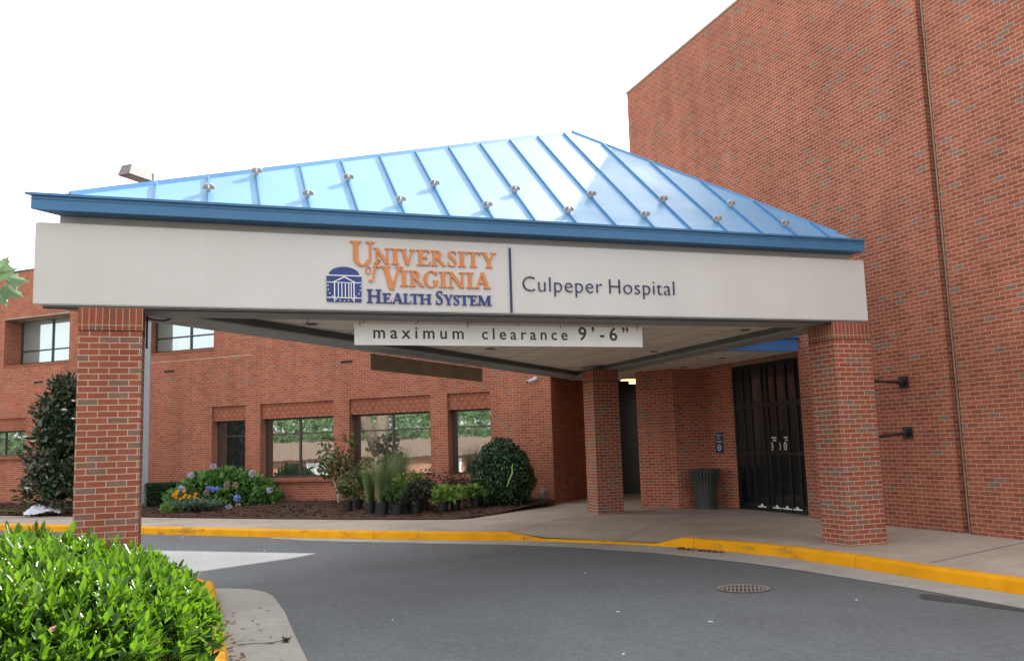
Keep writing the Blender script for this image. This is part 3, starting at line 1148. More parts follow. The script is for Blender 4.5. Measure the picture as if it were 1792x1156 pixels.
# clip-on snow guards, two staggered rows
def guard_mesh():
    q = MB()
    q.box(-.022, .022, -.035, .035, -.03, .012)
    for s in (-1, 1):
        pts = []
        for i in range(9):
            a = radians(-28+108*i/8)
            r = .066*(1+.06*(i % 2))
            pts.append((s*(.004+r*cos(a)*.92), .012+r*sin(a)*.72+.004))
        pts = [(s*.002, -.008)]+pts
        n = len(pts)
        v = [(x, -.008, z) for x, z in pts]+[(x, .008, z) for x, z in pts]
        q.add(v, [tuple(range(n)), tuple(range(2*n-1, n-1, -1))]+[(i, (i+1) % n, n+(i+1) % n, n+i) for i in range(n)])
        for i in range(1, 9, 2):
            a = radians(-28+108*i/8)
            q.hexa((s*.01, -.014, .012), (s*.06*cos(a), 0, .047*sin(a)), (0, .028, 0), (-s*.008*sin(a), 0, .008*cos(a)))
    return q
g0 = None
for a, d, nrm, side, k, L in guards:
    tt = .54 if k % 2 else 1.17
    tt -= .14
    if tt > L+.03:
        continue
    p = a+d*tt+nrm*.048
    if g0 is None:
        g0 = guard_mesh().build('snow_guard', 'clear', None)
        g0.parent = roof
        gg = g0
    else:
        gg = g0.copy()
        COL.objects.link(gg)
        gg.parent = roof
    mt = Matrix((side if side.x > 0 else -side, d, nrm)).transposed().to_4x4()
    mt.translation = p-Vector(can.location)
    gg.matrix_basis = mt

def column(x0, x1, y0, y1, zb):
    q = MB()
    q.box(x0, x1, y0, y1, zb, 3.075)
    c = q.build('column', 'brick_column', can, bevel=.006)
    q = MB()
    q.box(x0-.003, x1+.003, y0-.003, y1+.003, 3.085, 3.334)
    q.build('soldier_course', 'brick_soldier', c)
    q = MB()
    q.box(x0+.012, x1-.012, y0+.012, y1-.012, 3.075, 3.085)
    q.build('reveal_joint', 'reveal', c)
    return c
column(-1.2, -.555, 10.75, 11.36, -.05)
column(8.71, 9.365, 10.75, 11.33, .10)
column(8.385, 9.01, 18.49, 19.05, .10)
q = MB()
q.tube([(-.52, 11.35, 3.31), (-.45, 11.32, 3.285), (-.36, 11.4, 3.29), (-.27, 11.6, 3.345)], .011, 8)
q.tube([(-.535, 11.34, 3.33), (-.535, 11.34, 2.95)], .012, 8)
q.build('cable', 'black_metal', can, smooth=True)

q = MB()
q.box(3.742, 3.746, 10.7437, 10.746, 3.36, 4.255)
q.box(3.80, 3.803, 10.7438, 10.746, 3.36, 4.255)
q.build('panel_joint', 'stucco_band', can)

# ------------------------------------------------------------ lettering on the fascia
FY = 10.7445
def cr(pts, n=6):
    out = []
    P = [pts[0]]+list(pts)+[pts[-1]]
    for i in range(1, len(P)-2):
        p0, p1, p2, p3 = map(np.array, P[i-1:i+3])
        for k in range(n):
            t = k/n
            out.append(.5*((2*p1)+(-p0+p2)*t+(2*p0-5*p1+4*p2-p3)*t*t+(-p0+3*p1-3*p2+p3)*t**3))
    out.append(np.array(pts[-1], float))
    return out
def stroke(pts):
    """pts: (x, y, width) -> outline polygon quads."""
    P = cr([np.array(p, float) for p in pts])
    Lp, Rp = [], []
    for i, p in enumerate(P):
        t = P[min(i+1, len(P)-1)][:2]-P[max(i-1, 0)][:2]
        t = t/(np.linalg.norm(t)+1e-9)
        n = np.array([-t[1], t[0]])
        Lp.append(p[:2]+n*p[2]/2)
        Rp.append(p[:2]-n*p[2]/2)
    return Lp+Rp[::-1]
def rect(x0, x1, y0, y1):
    return [(x0, y0), (x1, y0), (x1, y1), (x0, y1)]
SF = .055
def serif(xc, w, y, top):
    h = -SF if top else SF
    k = -.07 if top else .07
    return [(xc-w/2, y), (xc+w/2, y), (xc+w/2, y+h), (xc+w*.26, y+h+k*.55), (xc-w*.26, y+h+k*.55), (xc-w/2, y+h)]
def diag(x0, y0, x1, y1, wd):
    return [(x0-wd/2, y0), (x0+wd/2, y0), (x1+wd/2, y1), (x1-wd/2, y1)]
def ring(cx, cy, rx, ry, tx, ty, a0, a1, n=28):
    o, i = [], []
    for k in range(n+1):
        a = radians(a0+(a1-a0)*k/n)
        o.append((cx+rx*cos(a), cy+ry*sin(a)))
        i.append((cx+(rx-tx)*cos(a), cy+(ry-ty)*sin(a)))
    return o+i[::-1]
T, t_ = .20, .085
def stem(x, w=T, top=True, bot=True, sw=None):
    out = [rect(x-w/2, x+w/2, .012, .988)]
    sw = sw or w+.24
    if top:
        out.append(serif(x, sw, 1, True))
    if bot:
        out.append(serif(x, sw, 0, False))
    return out
def glyph(c):
    if c == 'I':
        return stem(.22), .44
    if c == 'N':
        return [rect(.15, .235, .01, .97), rect(.83, .915, 0, .99), diag(.17, .995, .85, .0, .25), serif(.19, .34, 0, False), serif(.87, .34, 1, True), [(0, 1), (.26, 1), (.2, .93), (0, .945)]], 1.05
    if c == 'U':
        return [rect(.14, .34, .36, .988), rect(.80, .885, .34, .988), ring(.5125, .36, .3725, .375, .19, .085, 180, 335), [(.84, .20), (.885, .36), (.80, .36), (.77, .22)], serif(.24, .46, 1, True), serif(.84, .34, 1, True)], 1.03
    if c == 'V':
        return [diag(.22, .99, .50, .0, .21), diag(.83, .99, .52, .02, .09), serif(.22, .44, 1, True), serif(.83, .34, 1, True)], 1.0
    if c == 'E':
        return stem(.22, sw=.42)+[rect(.2, .66, .925, .995), rect(.2, .70, .005, .075), rect(.2, .52, .47, .54), [(.60, .99), (.66, .99), (.68, .75), (.64, .75)], [(.66, .01), (.70, .01), (.745, .28), (.70, .28)], rect(.50, .54, .37, .64)], .76
    if c == 'R':
        return stem(.22)+[ring(.36, .735, .34, .262, .2, .07, -90, 90), rect(.2, .37, .925, .992), rect(.2, .37, .475, .545), [(.32, .5), (.52, .5), (.98, .04), (1.0, 0), (.78, 0)]], 1.0
    if c == 'S':
        return [stroke([(.66, .80, .05), (.60, .92, .06), (.43, .965, .075), (.24, .90, .12), (.17, .74, .17), (.27, .61, .2), (.42, .52, .21), (.57, .41, .2), (.65, .25, .17), (.57, .09, .12), (.38, .035, .075), (.19, .09, .06), (.11, .25, .05)]),
                [(.64, .985), (.685, .985), (.685, .70), (.64, .74)], [(.085, .015), (.13, .015), (.13, .27), (.085, .30)]], .80
    if c == 'T':
        return stem(.44, top=False)+[rect(.03, .85, .92, .994), [(.0, .76), (.045, .76), (.085, .99), (.03, .99)], [(.835, .76), (.88, .76), (.85, .99), (.795, .99)]], .88
    if c == 'Y':
        return [rect(.42, .62, .012, .47), serif(.52, .44, 0, False), diag(.21, .99, .505, .43, .22), diag(.85, .99, .56, .43, .09), serif(.21, .42, 1, True), serif(.85, .34, 1, True)], 1.04
    if c == 'G':
        return [ring(.54, .5, .50, .515, .22, .075, 42, 325), rect(.74, .94, .10, .42), serif(.84, .36, .43, True), [(.88, .99), (.93, .99), (.93, .70), (.885, .72)], [(.78, .07), (.95, .14), (.94, .2), (.74, .16)]], 1.04
    if c == 'A':
        return [diag(.15, .01, .47, .98, .09), diag(.80, .01, .50, 1.0, .215), rect(.27, .66, .30, .37), serif(.15, .32, 0, False), serif(.80, .44, 0, False)], 1.02
    if c == 'H':
        return stem(.22)+stem(.86)+[rect(.3, .8, .475, .55)], 1.08
    if c == 'L':
        return stem(.22, sw=.42)+[rect(.2, .70, .005, .075), [(.66, .01), (.70, .01), (.745, .32), (.70, .32)]], .76
    if c == 'M':
        return [diag(.16, .0, .21, .98, .085), diag(.26, .99, .60, .0, .2), diag(.95, .99, .61, .0, .09), diag(1.02, .0, .98, .99, .2), serif(.16, .32, 0, False), serif(1.02, .42, 0, False), rect(.03, .3, .945, 1), rect(.9, 1.2, .945, .998)], 1.22
def put(mb, polys, x0, x1, z0, z1, wid, depth=.022):
    for k, poly in enumerate(polys):
        poly = [(x0+p[0]/wid*(x1-x0), z0+p[1]*(z1-z0)) for p in poly]
        y = FY-depth-.0005*(k % 9)-.0002*random.random()
        n = len(poly)
        a = sum(poly[i][0]*poly[(i+1) % n][1]-poly[(i+1) % n][0]*poly[i][1] for i in range(n))
        if a < 0:
            poly = poly[::-1]
        v = [(x, FY+.002, z) for x, z in poly]+[(x, y, z) for x, z in poly]
        mb.add(v, [tuple(range(n-1, -1, -1)), tuple(range(n, 2*n))]+[(i, (i+1) % n, n+(i+1) % n, n+i) for i in range(n)])
sg = thing('health_system_sign', (2.5, FY, 3.83), 'orange and blue raised lettering with domed temple emblem on the white fascia', 'sign')
q = MB()
for c, x0, x1, z0, z1 in [('U', 1.742, 2.045, 3.90, 4.205), ('N', 2.03, 2.235, 3.935, 4.131), ('I', 2.247, 2.345, 3.935, 4.131), ('V', 2.350, 2.545, 3.932, 4.131), ('E', 2.562, 2.742, 3.935, 4.131),
                          ('R', 2.748, 2.935, 3.935, 4.131), ('S', 2.948, 3.082, 3.932, 4.134), ('I', 3.095, 3.192, 3.935, 4.131), ('T', 3.198, 3.382, 3.935, 4.131), ('Y', 3.392, 3.600, 3.935, 4.131),
                          ('V', 2.108, 2.392, 3.622, 3.912), ('I', 2.352, 2.448, 3.667, 3.867), ('R', 2.465, 2.652, 3.667, 3.867), ('G', 2.640, 2.835, 3.662, 3.871), ('I', 2.843, 2.945, 3.667, 3.867), ('N', 2.952, 3.182, 3.665, 3.867), ('I', 3.194, 3.292, 3.667, 3.867), ('A', 3.300, 3.515, 3.667, 3.872)]:
    pl, wd = glyph(c)
    put(q, pl, x0, x1, z0, z1, wd)
# italic o f
put(q, [ring(.5, .5, .5, .5, .13, .13, 0, 180), ring(.5, .5, .5, .5, .17, .12, 180, 360)], 1.932, 1.998, 3.80, 3.902, 1, .02)
put(q, [stroke([(1.02, .90, .09), (.92, .985, .08), (.76, .97, .09), (.64, .80, .12), (.52, .45, .13), (.40, .12, .11), (.26, .0, .09), (.06, .06, .10)]), [(.42, .66), (.92, .62), (.92, .68), (.42, .72)]], 1.962, 2.118, 3.715, 3.985, 1.05, .024)
q.build('orange_lettering', 'orange', sg)
q = MB()
for c, x0, x1, z0, z1 in [('H', 1.942, 2.122, 3.453, 3.62), ('E', 2.130, 2.246, 3.453, 3.577), ('A', 2.246, 2.392, 3.453, 3.58), ('L', 2.388, 2.488, 3.453, 3.577), ('T', 2.474, 2.592, 3.453, 3.577), ('H', 2.592, 2.742, 3.453, 3.577),
                          ('S', 2.788, 2.892, 3.451, 3.623), ('Y', 2.894, 3.024, 3.451, 3.577), ('S', 3.018, 3.104, 3.449, 3.578), ('T', 3.100, 3.228, 3.451, 3.577), ('E', 3.230, 3.332, 3.451, 3.577), ('M', 3.334, 3.517, 3.451, 3.577)]:
    pl, wd = glyph(c)
    put(q, pl, x0, x1, z0, z1, wd)
q.build('blue_lettering', 'navy', sg)
q = MB()
put(q, [rect(0, 1, 0, 1)], 1.466, 1.878, 3.459, 3.768, 1, .018)
k = 30
put(q, [[(.5+.44*cos(pi*i/k)*1.0, sin(pi*i/k)) for i in range(k+1)]], 1.466, 1.878, 3.782, 3.882, 1, .018)
emb = q.build('emblem', 'navy', sg)
q = MB()
def ex(u, v):
    return 1.466+u*.412, 3.459+v*.309
wpoly = [rect(0, 1, 1.003, 1.04), rect(0, .22, .735, .765), rect(.78, 1, .735, .765), rect(.22, .78, .735, .758), rect(0, 1, .135, .168),
         [(.17, .765), (.23, .765), (.515, .955), (.485, .985)], [(.83, .765), (.77, .765), (.485, .955), (.515, .985)],
         rect(.205, .235, 0, .735), rect(.765, .795, 0, .735)]
for x in (.33, .43, .53, .63, .70):
    wpoly.append(rect(x-.012, x+.012, .168, .735))
for x, y in [(.03, .62), (.04, .46), (.08, .32), (.16, .21), (.27, .09), (.38, .05), (.5, .035), (.62, .05), (.73, .09), (.84, .21), (.92, .32), (.96, .46), (.97, .62)]:
    wpoly.append([(x+.018*cos(2*pi*i/10), y+.024*sin(2*pi*i/10)) for i in range(10)])
put(q, [[((ex(*p)[0]-1.466)/.412, (ex(*p)[1]-3.459)/.309) for p in pl] for pl in wpoly], 1.466, 1.878, 3.459, 3.768, 1, .021)
q.build('emblem_lines', 'white_paint', emb)
q = MB()
q.box(3.770, 3.795, FY-.02, FY+.002, 3.37, 4.205)
o = q.build('divider_bar', 'navy_dark', None)
tag(o, 'thin vertical dark blue bar on the white fascia between the two signs', 'divider')
hs = thing('hospital_name_sign', (5.0, FY, 3.65), 'x', 'sign')
for word, a, b2 in (('Culpeper', 3.945, 5.06), ('Hospital', 5.165, 6.135)):
    text_mesh('lettering', word, a, b2, 3.652, FY-.008, 'navy_dark', None, spacing=1.06, depth=.010, thin=-.018).build('lettering', 'navy_dark', hs)
tag(hs, 'thin dark blue raised letters reading Culpeper Hospital on the white fascia', 'sign')

def clearance(name, label, faced):
    root = thing(name, (3.89, 11.3, 3.01) if faced else (4.14, 16.2, 3.01), label, 'sign')
    q = MB()
    if faced:
        q.box(1.882, 5.905, 11.29, 11.31, 3.008, 3.282)
        q.build('panel', 'sign_white', root)
        for body, a, b2 in (('maximum', 2.12, 3.305), ('clearance', 3.555, 4.772), ("9\u2019-6\u201d", 4.935, 5.69)):
            tm = text_mesh('lettering', body, a, b2, 3.096, 11.2895, 'letter_dark', root, spacing=1.5 if body != "9\u2019-6\u201d" else 1.5, depth=.003, thin=.012)
            tm.build('lettering', 'letter_dark', root)
        xs = [(1.95, 11.30), (3.36, 11.30), (4.67, 11.30), (5.83, 11.30)]
        for x, y in xs:
            q = MB()
            q.tube([(x, y-.016, 3.25), (x, y-.016, 3.34)], .006, 6)
            q.tube([(x, y-.026, 3.262), (x, y-.008, 3.262)], .009, 6)
            q.build('hook', 'pole', root)
    else:
        d = Vector((.7071, .7071, 0))
        q = MB()
        a = Vector((2.735, 14.815, 3.01))
        q.hexa(a, d*3.96, Vector((-.7071, .7071, 0))*.02, (0, 0, .27))
        q.build('panel', 'brown_panel', root)
        for t in (.1, 1.3, 2.55, 3.75):
            q = MB()
            p = a+d*t+Vector((-.007, .007, .26))
            q.tube([p, p+Vector((0, 0, .075))], .008, 6)
            q.build('hook', 'pole', root)
clearance('clearance_sign', 'long white maximum clearance board hanging under the front fascia', True)
clearance('clearance_sign', 'long board with plain brown back hanging under the rear edge of the canopy', False)

# ------------------------------------------------------------ street furniture and fittings
lp = thing('light_pole', (-1.40, 29.79, .2), 'tall grey parking lot light pole with boxy lamp head beside the boxwood hedge', 'light pole')
q = MB()
q.box(-1.68, -1.12, 29.51, 30.07, .05, .36)
q.build('footing', 'footing', lp, bevel=.02)
q = MB()
q.box(-1.515, -1.285, 29.675, 29.905, .36, 10.52)
q.build('pole', 'pole', lp, bevel=.012)
q = MB()
q.box(-1.57, -1.23, 29.62, 29.96, .36, .40)
q.build('base_plate', 'pole', lp)
hx = Vector((-.667, -.745, 0))
hs_ = Vector((.745, -.667, 0))
hp = Vector((-1.40, 29.79, 10.22))+hx*.16
q = MB()
v = []
for t, wb, wt, z0, z1 in ((0, .24, .20, 0, .33), (.92, .24, .20, 0, .34)):
    ins = .12 if t else 0
    v += [hp+hx*t-hs_*wb+Vector((0, 0, z0)), hp+hx*t+hs_*wb+Vector((0, 0, z0)), hp+hx*(t-ins)+hs_*wt+Vector((0, 0, z1)), hp+hx*(t-ins)-hs_*wt+Vector((0, 0, z1))]
q.add(v, [(0, 1, 2, 3), (4, 7, 6, 5), (0, 4, 5, 1), (1, 5, 6, 2), (2, 6, 7, 3), (3, 7, 4, 0)])
hd = q.build('lamp_head', 'lamp_head', lp)
q = MB()
q.hexa(hp+hx*.12-hs_*.18+Vector((0, 0, -.01)), hx*.66, hs_*.36, (0, 0, .0095))
q.build('lens', 'pole', hd)
q = MB()
q.hexa(hp-hx*.05-hs_*.04+Vector((0, 0, .08)), hx*.06, hs_*.08, (0, 0, .10))
q.build('arm', 'pole', lp)

sc_ = thing('security_camera', (8.45, 22.75, 3.42), 'small white security camera on a bracket high on the brick wing', 'camera')
Pc = Vector(cw(.42, 0, 3.47))
q = MB()
q.tube([Pc, Pc+NC.to_3d()*.05], .055, 14)
q.tube([Pc+NC.to_3d()*.04, Pc+NC.to_3d()*.13+Vector((-.03, -.01, -.03))], .022, 10)
q.build('bracket', 'camera_white', sc_, smooth=False)
q = MB()
h0 = Pc+NC.to_3d()*.12+Vector((.02, .0, -.02))
h1 = h0+Vector((-.25, -.10, -.09))
q.tube([h0, h1], .052, 16)
q.build('housing', 'camera_white', sc_)
q = MB()
q.tube([h1, h1+(h1-h0).normalized()*.012], .036, 16)
q.build('lens', 'black_metal', sc_)

# blue no-tobacco sign on the lobby wall
sv = Vector((P4[0]-P3[0], P4[1]-P3[1], 0)).normalized()      # along the wall, towards the door
sn = Vector((-abs(sv.y), -abs(sv.x), 0))
sn = Vector((sv.y, -sv.x, 0)).normalized()
if sn.x > 0:
    sn = -sn
S0 = Vector((P3[0], P3[1], 0))+sv*.40+sn*.002
tb = thing('tobacco_free_sign', S0+Vector((0, 0, 1.63)), 'small dark blue sign with white words and symbol on the brick beside the entrance', 'sign')
q = MB()
q.hexa(S0-sv*.115+Vector((0, 0, 1.40)), sv*.23, sn*.012, (0, 0, .46))
q.build('panel', 'sign_navy', tb)
q = MB()
for word, z in (('Tobacco', 1.785), ('Free', 1.71), ('Campus', 1.635)):
    wl_ = .19 if len(word) > 5 else .10
    tm = text_mesh('lettering', word, 0, wl_, 0, 0, 'sign_white', None, depth=.002)
    hh = max(p[2] for p in tm.v)
    q = MB()
    q.add([tuple(S0+sv*(p[0]-wl_/2)+sn*(.0135-p[1]*.3+.0)+Vector((0, 0, z+p[2]*1.15))) for p in tm.v], tm.f)
    q.build('lettering', 'sign_white', tb)
q = MB()
k = 28
c0 = S0+sn*.0145+Vector((0, 0, 1.515))
q.add([tuple(c0+sv*(.062*cos(2*pi*i/k))+Vector((0, 0, .075*sin(2*pi*i/k)))) for i in range(k)]+[tuple(c0+sv*(.046*cos(2*pi*i/k))+Vector((0, 0, .057*sin(2*pi*i/k)))) for i in range(k)],
      [(i, (i+1) % k, k+(i+1) % k, k+i) for i in range(k)])
q.hexa(c0-sv*.032+Vector((0, 0, -.008)), sv*.064, sn*.001, (0, 0, .016))
q.hexa(c0-sv*.036+Vector((0, 0, .044)), sv*.072-Vector((0, 0, .088)), sn*.0015, Vector((0, 0, .014)))
q.build('symbol', 'sign_white', tb)

# slatted litter bin
tr = thing('litter_bin', (11.0, 18.33, .15), 'dark slatted metal litter bin standing against the brick lobby block', 'litter bin')
bx, by = 11.0, 18.33
q = MB()
for i in range(26):
    a = 2*pi*i/26
    ca, sa = cos(a), sin(a)
    t = Vector((-sa, ca, 0))*.024
    prof = [(.245, .03), (.255, .30), (.285, .62), (.345, .86)]
    k = len(q.v)
    for r, z in prof:
        c = Vector((bx+r*ca, by+r*sa, .15+z))
        n_ = Vector((ca, sa, 0))*.005
        q.v += [tuple(c-t+n_), tuple(c+t+n_), tuple(c+t-n_), tuple(c-t-n_)]
    for j in range(3):
        for e in range(4):
            q.f.append((k+j*4+e, k+j*4+(e+1) % 4, k+j*4+4+(e+1) % 4, k+j*4+4+e))
    q.f.append((k, k+3, k+2, k+1))
    q.f.append((k+12, k+13, k+14, k+15))
q.build('slats', 'trash', tr)
q = MB()
q.tube([(bx+.35*cos(a), by+.35*sin(a), 1.02) for a in [2*pi*i/30 for i in range(31)]], .022, 8, cap=False)
q.build('rim', 'trash', tr, smooth=True)
q = MB()
q.lathe((bx, by, .15), [(.25, 0), (.25, .05)], 26)
q.build('base', 'trash', tr)
q = MB()
q.lathe((bx, by, .15), [(.20, .05), (.215, .5), (.25, .80), (.21, .80), (.19, .5), (.17, .1)], 26)
q.build('liner', 'pot', tr)

# wall braces behind the right column
for z, lab in ((2.55, 'upper black steel brace rod between the brick column and the tower wall'), (1.71, 'lower black steel brace rod between the brick column and the tower wall')):
    br = thing('brace_rod', (TX, 12.2, z), lab, 'brace')
    q = MB()
    q.tube([(9.38, 10.95, z-.06), (TX-.1, 12.12, z-.005)], .025, 12)
    q.build('rod', 'black_metal', br, smooth=True)
    q = MB()
    q.tube([(TX-.32, 11.96, z-.012), (TX-.10, 12.12, z-.004), (TX-.03, 12.17, z)], [.027, .045, .07], 14)
    q.build('socket', 'black_metal', br, smooth=True)
    q = MB()
    q.box(TX-.03, TX-.001, 12.07, 12.27, z-.10, z+.10)
    q.build('wall_plate', 'black_metal', br)
    q = MB()
    q.box(9.366, 9.385, 10.87, 11.03, z-.15, z+.03)
    q.build('column_plate', 'black_metal', br)

# round drain grate in the road
mx, my = 5.93, 9.19
mc = thing('drain_grate', (mx, my, 0), 'round cast iron drain grate set in the dark asphalt', 'drain grate')
q = MB()
q.lathe((mx, my, 0), [(.29, .003), (.30, .011), (.255, .012), (.25, .004)], 40)
q.build('rim', 'cast_iron', mc)
q = MB()
q.lathe((mx, my, 0), [(.245, .0042), (.245, .005)], 40)
q.build('pit_shade', 'iron_dark', mc)  # flat dark disc; the shade below the bars is its colour
q = MB()
gd, gs = Vector((.54, .842, 0)), Vector((.842, -.54, 0))
for i in range(-5, 6):
    y = i*.044
    hw = sqrt(max(.0, .243**2-y*y))
    q.hexa(Vector((mx, my, .0052))+gs*(y-.013)-gd*hw, gd*2*hw, gs*.026, (0, 0, .008))
q.hexa(Vector((mx, my, .0053))-gs*.235-gd*.018, gs*.47, gd*.036, (0, 0, .0085))
q.build('bars', 'cast_iron', mc)

for p, lab in (((11.04, 22.02, 3.45), 'glowing fluorescent ceiling fitting nearest the brick column in the dark recess'), ((11.85, 23.15, 3.45), 'glowing fluorescent ceiling fitting deeper inside the dark recess')):
    la = thing('ceiling_light', p, lab, 'ceiling light', 'ceiling lights in the side recess')
    x, y, z = p
    q = MB()
    q.hexa((x-.25, y-.12, z-.05), (.46, -.12, 0), (.08, .26, 0), (0, 0, .12))
    q.build('housing', 'white_paint', la)
    q = MB()
    q.hexa((x-.24, y-.11, z-.10), (.44, -.115, 0), (.077, .25, 0), (0, 0, .049))
    q.build('diffuser', 'lamp_glow', la)

um = thing('gas_meter', (9.0, 23.3, .2), 'small grey utility meter with bent pipe low on the brick beside the round bush', 'meter')
mp_ = Vector(cw(.30, .07, .50))
q = MB()
q.tube([mp_-NC.to_3d()*.07, mp_+NC.to_3d()*.06], .075, 16)
q.build('meter_body', 'pole', um)
q = MB()
q.tube([mp_+Vector((0, 0, -.08)), mp_+Vector((.0, 0, -.40))], .022, 8)
q.tube([mp_+Vector((.05, 0, .05)), mp_+Vector((.10, .02, .02)), mp_+Vector((.11, .02, -.4))], .018, 8)
q.build('pipe', 'pole', um)

# ------------------------------------------------------------ foliage
LT = np.array([(0, 0, 0), (-.5, .33, .10), (0, .36, -.03), (.5, .33, .10), (-.40, .70, .07), (0, .72, -.02), (.40, .70, .07), (0, 1.0, -.06)])
LF = np.array([(0, 2, 1, 1), (0, 3, 2, 2), (1, 2, 5, 4), (2, 3, 6, 5), (4, 5, 7, 7), (5, 6, 7, 7)])
LF3 = np.array([(0, 2, 1), (0, 3, 2), (1, 2, 5), (1, 5, 4), (2, 3, 6), (2, 6, 5), (4, 5, 7), (5, 6, 7)])
def norm(a):
    return a/(np.linalg.norm(a, axis=-1, keepdims=True)+1e-9)
def leaves(P, D, U, L, W):
    """Leaf blades: base points P, axis D, rough upward side U, lengths L, widths W -> verts, tris."""
    D = norm(D)
    S = norm(np.cross(D, U))
    Nn = np.cross(S, D)
    v = (P[:, None]+S[:, None]*(LT[None, :, 0:1]*W[:, None, None])+D[:, None]*(LT[None, :, 1:2]*L[:, None, None])+Nn[:, None]*(LT[None, :, 2:3]*W[:, None, None]*1.6))
    n = len(P)
    f = (LF3[None]+8*np.arange(n)[:, None, None]).reshape(-1, 3)
    return v.reshape(-1, 3), f
def leaf_obj(name, P, D, U, L, W, mat, parent=None):
    v, f = leaves(P, D, U, L, W)
    return raw(name, v, f, mat, parent, True)
def rnd(n, s=1.0):
    return rng.normal(size=(n, 3))*s
def blob_points(blobs, n, shell=.55):
    """Points through a set of ellipsoids (cx,cy,cz,rx,ry,rz), denser to the outside; with outward directions."""
    vol = np.array([b[3]*b[4]*b[5] for b in blobs])**.75
    idx = rng.choice(len(blobs), n, p=vol/vol.sum())
    B = np.array(blobs)[idx]
    d = norm(rnd(n))
    r = (shell+(1-shell)*rng.random(n)**.6)[:, None]
    return B[:, :3]+d*B[:, 3:]*r, d
def shrub(name, parent, blobs, n, L, W, mat, upbias=.5, jitter=.6, shell=.55, zmin=None, core=True, lj=.3):
    P, d = blob_points(blobs, n, shell)
    if zmin is not None:
        k = P[:, 2] > zmin
        P, d = P[k], d[k]
    n = len(P)
    D = norm(d+np.array([0, 0, upbias])+rnd(n, jitter))
    U = norm(d+np.array([0, 0, .8])+rnd(n, .5))
    s = 1+lj*rng.normal(size=n).clip(-1.5, 1.5)
    o = leaf_obj(name, P, D, U, L*s, W*s, mat, parent)
    return o
def core_obj(parent, blobs, k=.6, mat='core', name='shade_core'):  # dark solid added inside the foliage to block light
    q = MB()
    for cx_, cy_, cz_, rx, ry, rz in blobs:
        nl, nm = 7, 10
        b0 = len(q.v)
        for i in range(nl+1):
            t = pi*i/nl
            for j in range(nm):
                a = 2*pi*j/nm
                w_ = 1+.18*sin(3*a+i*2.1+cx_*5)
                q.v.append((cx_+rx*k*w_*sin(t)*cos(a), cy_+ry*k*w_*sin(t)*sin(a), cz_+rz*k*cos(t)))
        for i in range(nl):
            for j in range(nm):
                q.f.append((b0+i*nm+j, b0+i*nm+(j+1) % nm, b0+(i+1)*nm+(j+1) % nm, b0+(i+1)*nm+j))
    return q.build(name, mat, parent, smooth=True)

# clipped laurel hedge in the near corner
hedge = thing('laurel_hedge', (-1.2, 7.7, .15), 'bright green glossy leaved hedge filling the near corner of the kerbed island', 'hedge')
HX, HY, HZ = -1.95, 7.6, .14
RX, RY, RZ = 2.10, 2.10, .88
def hs_surf(n, zlo=-.1):
    """Points and normals on the rounded, lumpy top and sides of the clipped hedge."""
    P, Nn = [], []
    while len(P) < n:
        u, v = rng.random(2)*2-1
        p = 2.4
        rr = (abs(u)**p+abs(v)**p)
        if rng.random() < .62:
            if rr > 1:
                continue
            z = (1-rr)**(1/2.6)
            x, y = u, v
        else:
            z = rng.random()
            a = rng.random()*2*pi
            k = ((1-z**2.6)/(abs(cos(a))**p+abs(sin(a))**p))**(1/p)
            x, y = k*cos(a), k*sin(a)
        nx = np.sign(x)*abs(x)**(p-1)/RX
        ny = np.sign(y)*abs(y)**(p-1)/RY
        nz = z**1.6/RZ
        q_ = np.array([x*RX, y*RY, z*RZ])
        w_ = .05*sin(q_[0]*5.3+1)*sin(q_[1]*4.7)+.035*sin(q_[0]*11+q_[1]*7)
        nv = np.array([nx, ny, nz])
        nv = nv/np.linalg.norm(nv)
        q_ = q_+nv*w_+np.array([HX, HY, HZ])
        if q_[0] < -2.3-.1*q_[1] or (q_[1] > 9.2 and q_[2] < .6):
            continue
        P.append(q_)
        Nn.append(nv)
    return np.array(P), np.array(Nn)
P, Nn = hs_surf(3300)
sh_len = .05+.10*rng.random(len(P))**2
keep = (Nn[:, 2] > .38) | (rng.random(len(P)) < .22)  # bright shoots thinned on the sides to put shade into the foliage
P, Nn, sh_len = P[keep], Nn[keep], sh_len[keep]
tall = rng.random(len(P)) < .06
sh_len[tall] += .10
sh_len *= (.35+.65*np.clip(Nn[:, 2]*1.2, 0, 1))
ax = norm(Nn*.55+np.array([0, 0, .75])+rnd(len(P), .22))
LP, LD, LU, LL = [], [], [], []
for p, a, s in zip(P, ax, sh_len):
    k = rng.integers(5, 9)
    a0 = rng.random()*6.3
    e1 = norm(np.cross(a, np.array([.3, .9, .1])))
    e2 = np.cross(a, e1)
    for i in range(k):
        t = a0+i*2.4
        h = (i/k)
        rad = e1*cos(t)+e2*sin(t)
        LP.append(p+a*(s*h-.03))
        LD.append(rad*(1.05-.75*h)+a*(.45+.9*h))
        LU.append(a-rad*.3)
        LL.append((.098+.05*rng.random())*(1-.25*h))
LP, LD, LU, LL = map(np.array, (LP, LD, LU, LL))
bright = np.repeat
leaf_obj('foliage', LP, LD+rnd(len(LP), .12), LU, LL, LL*(.27+.07*rng.random(len(LL))), 'leaf_hedge', hedge)
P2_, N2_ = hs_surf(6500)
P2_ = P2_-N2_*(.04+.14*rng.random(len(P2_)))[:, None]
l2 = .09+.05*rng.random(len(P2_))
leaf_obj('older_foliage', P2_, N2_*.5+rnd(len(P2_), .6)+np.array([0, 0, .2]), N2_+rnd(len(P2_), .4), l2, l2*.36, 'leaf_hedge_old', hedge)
k_ = rng.choice(len(P2_), 110)
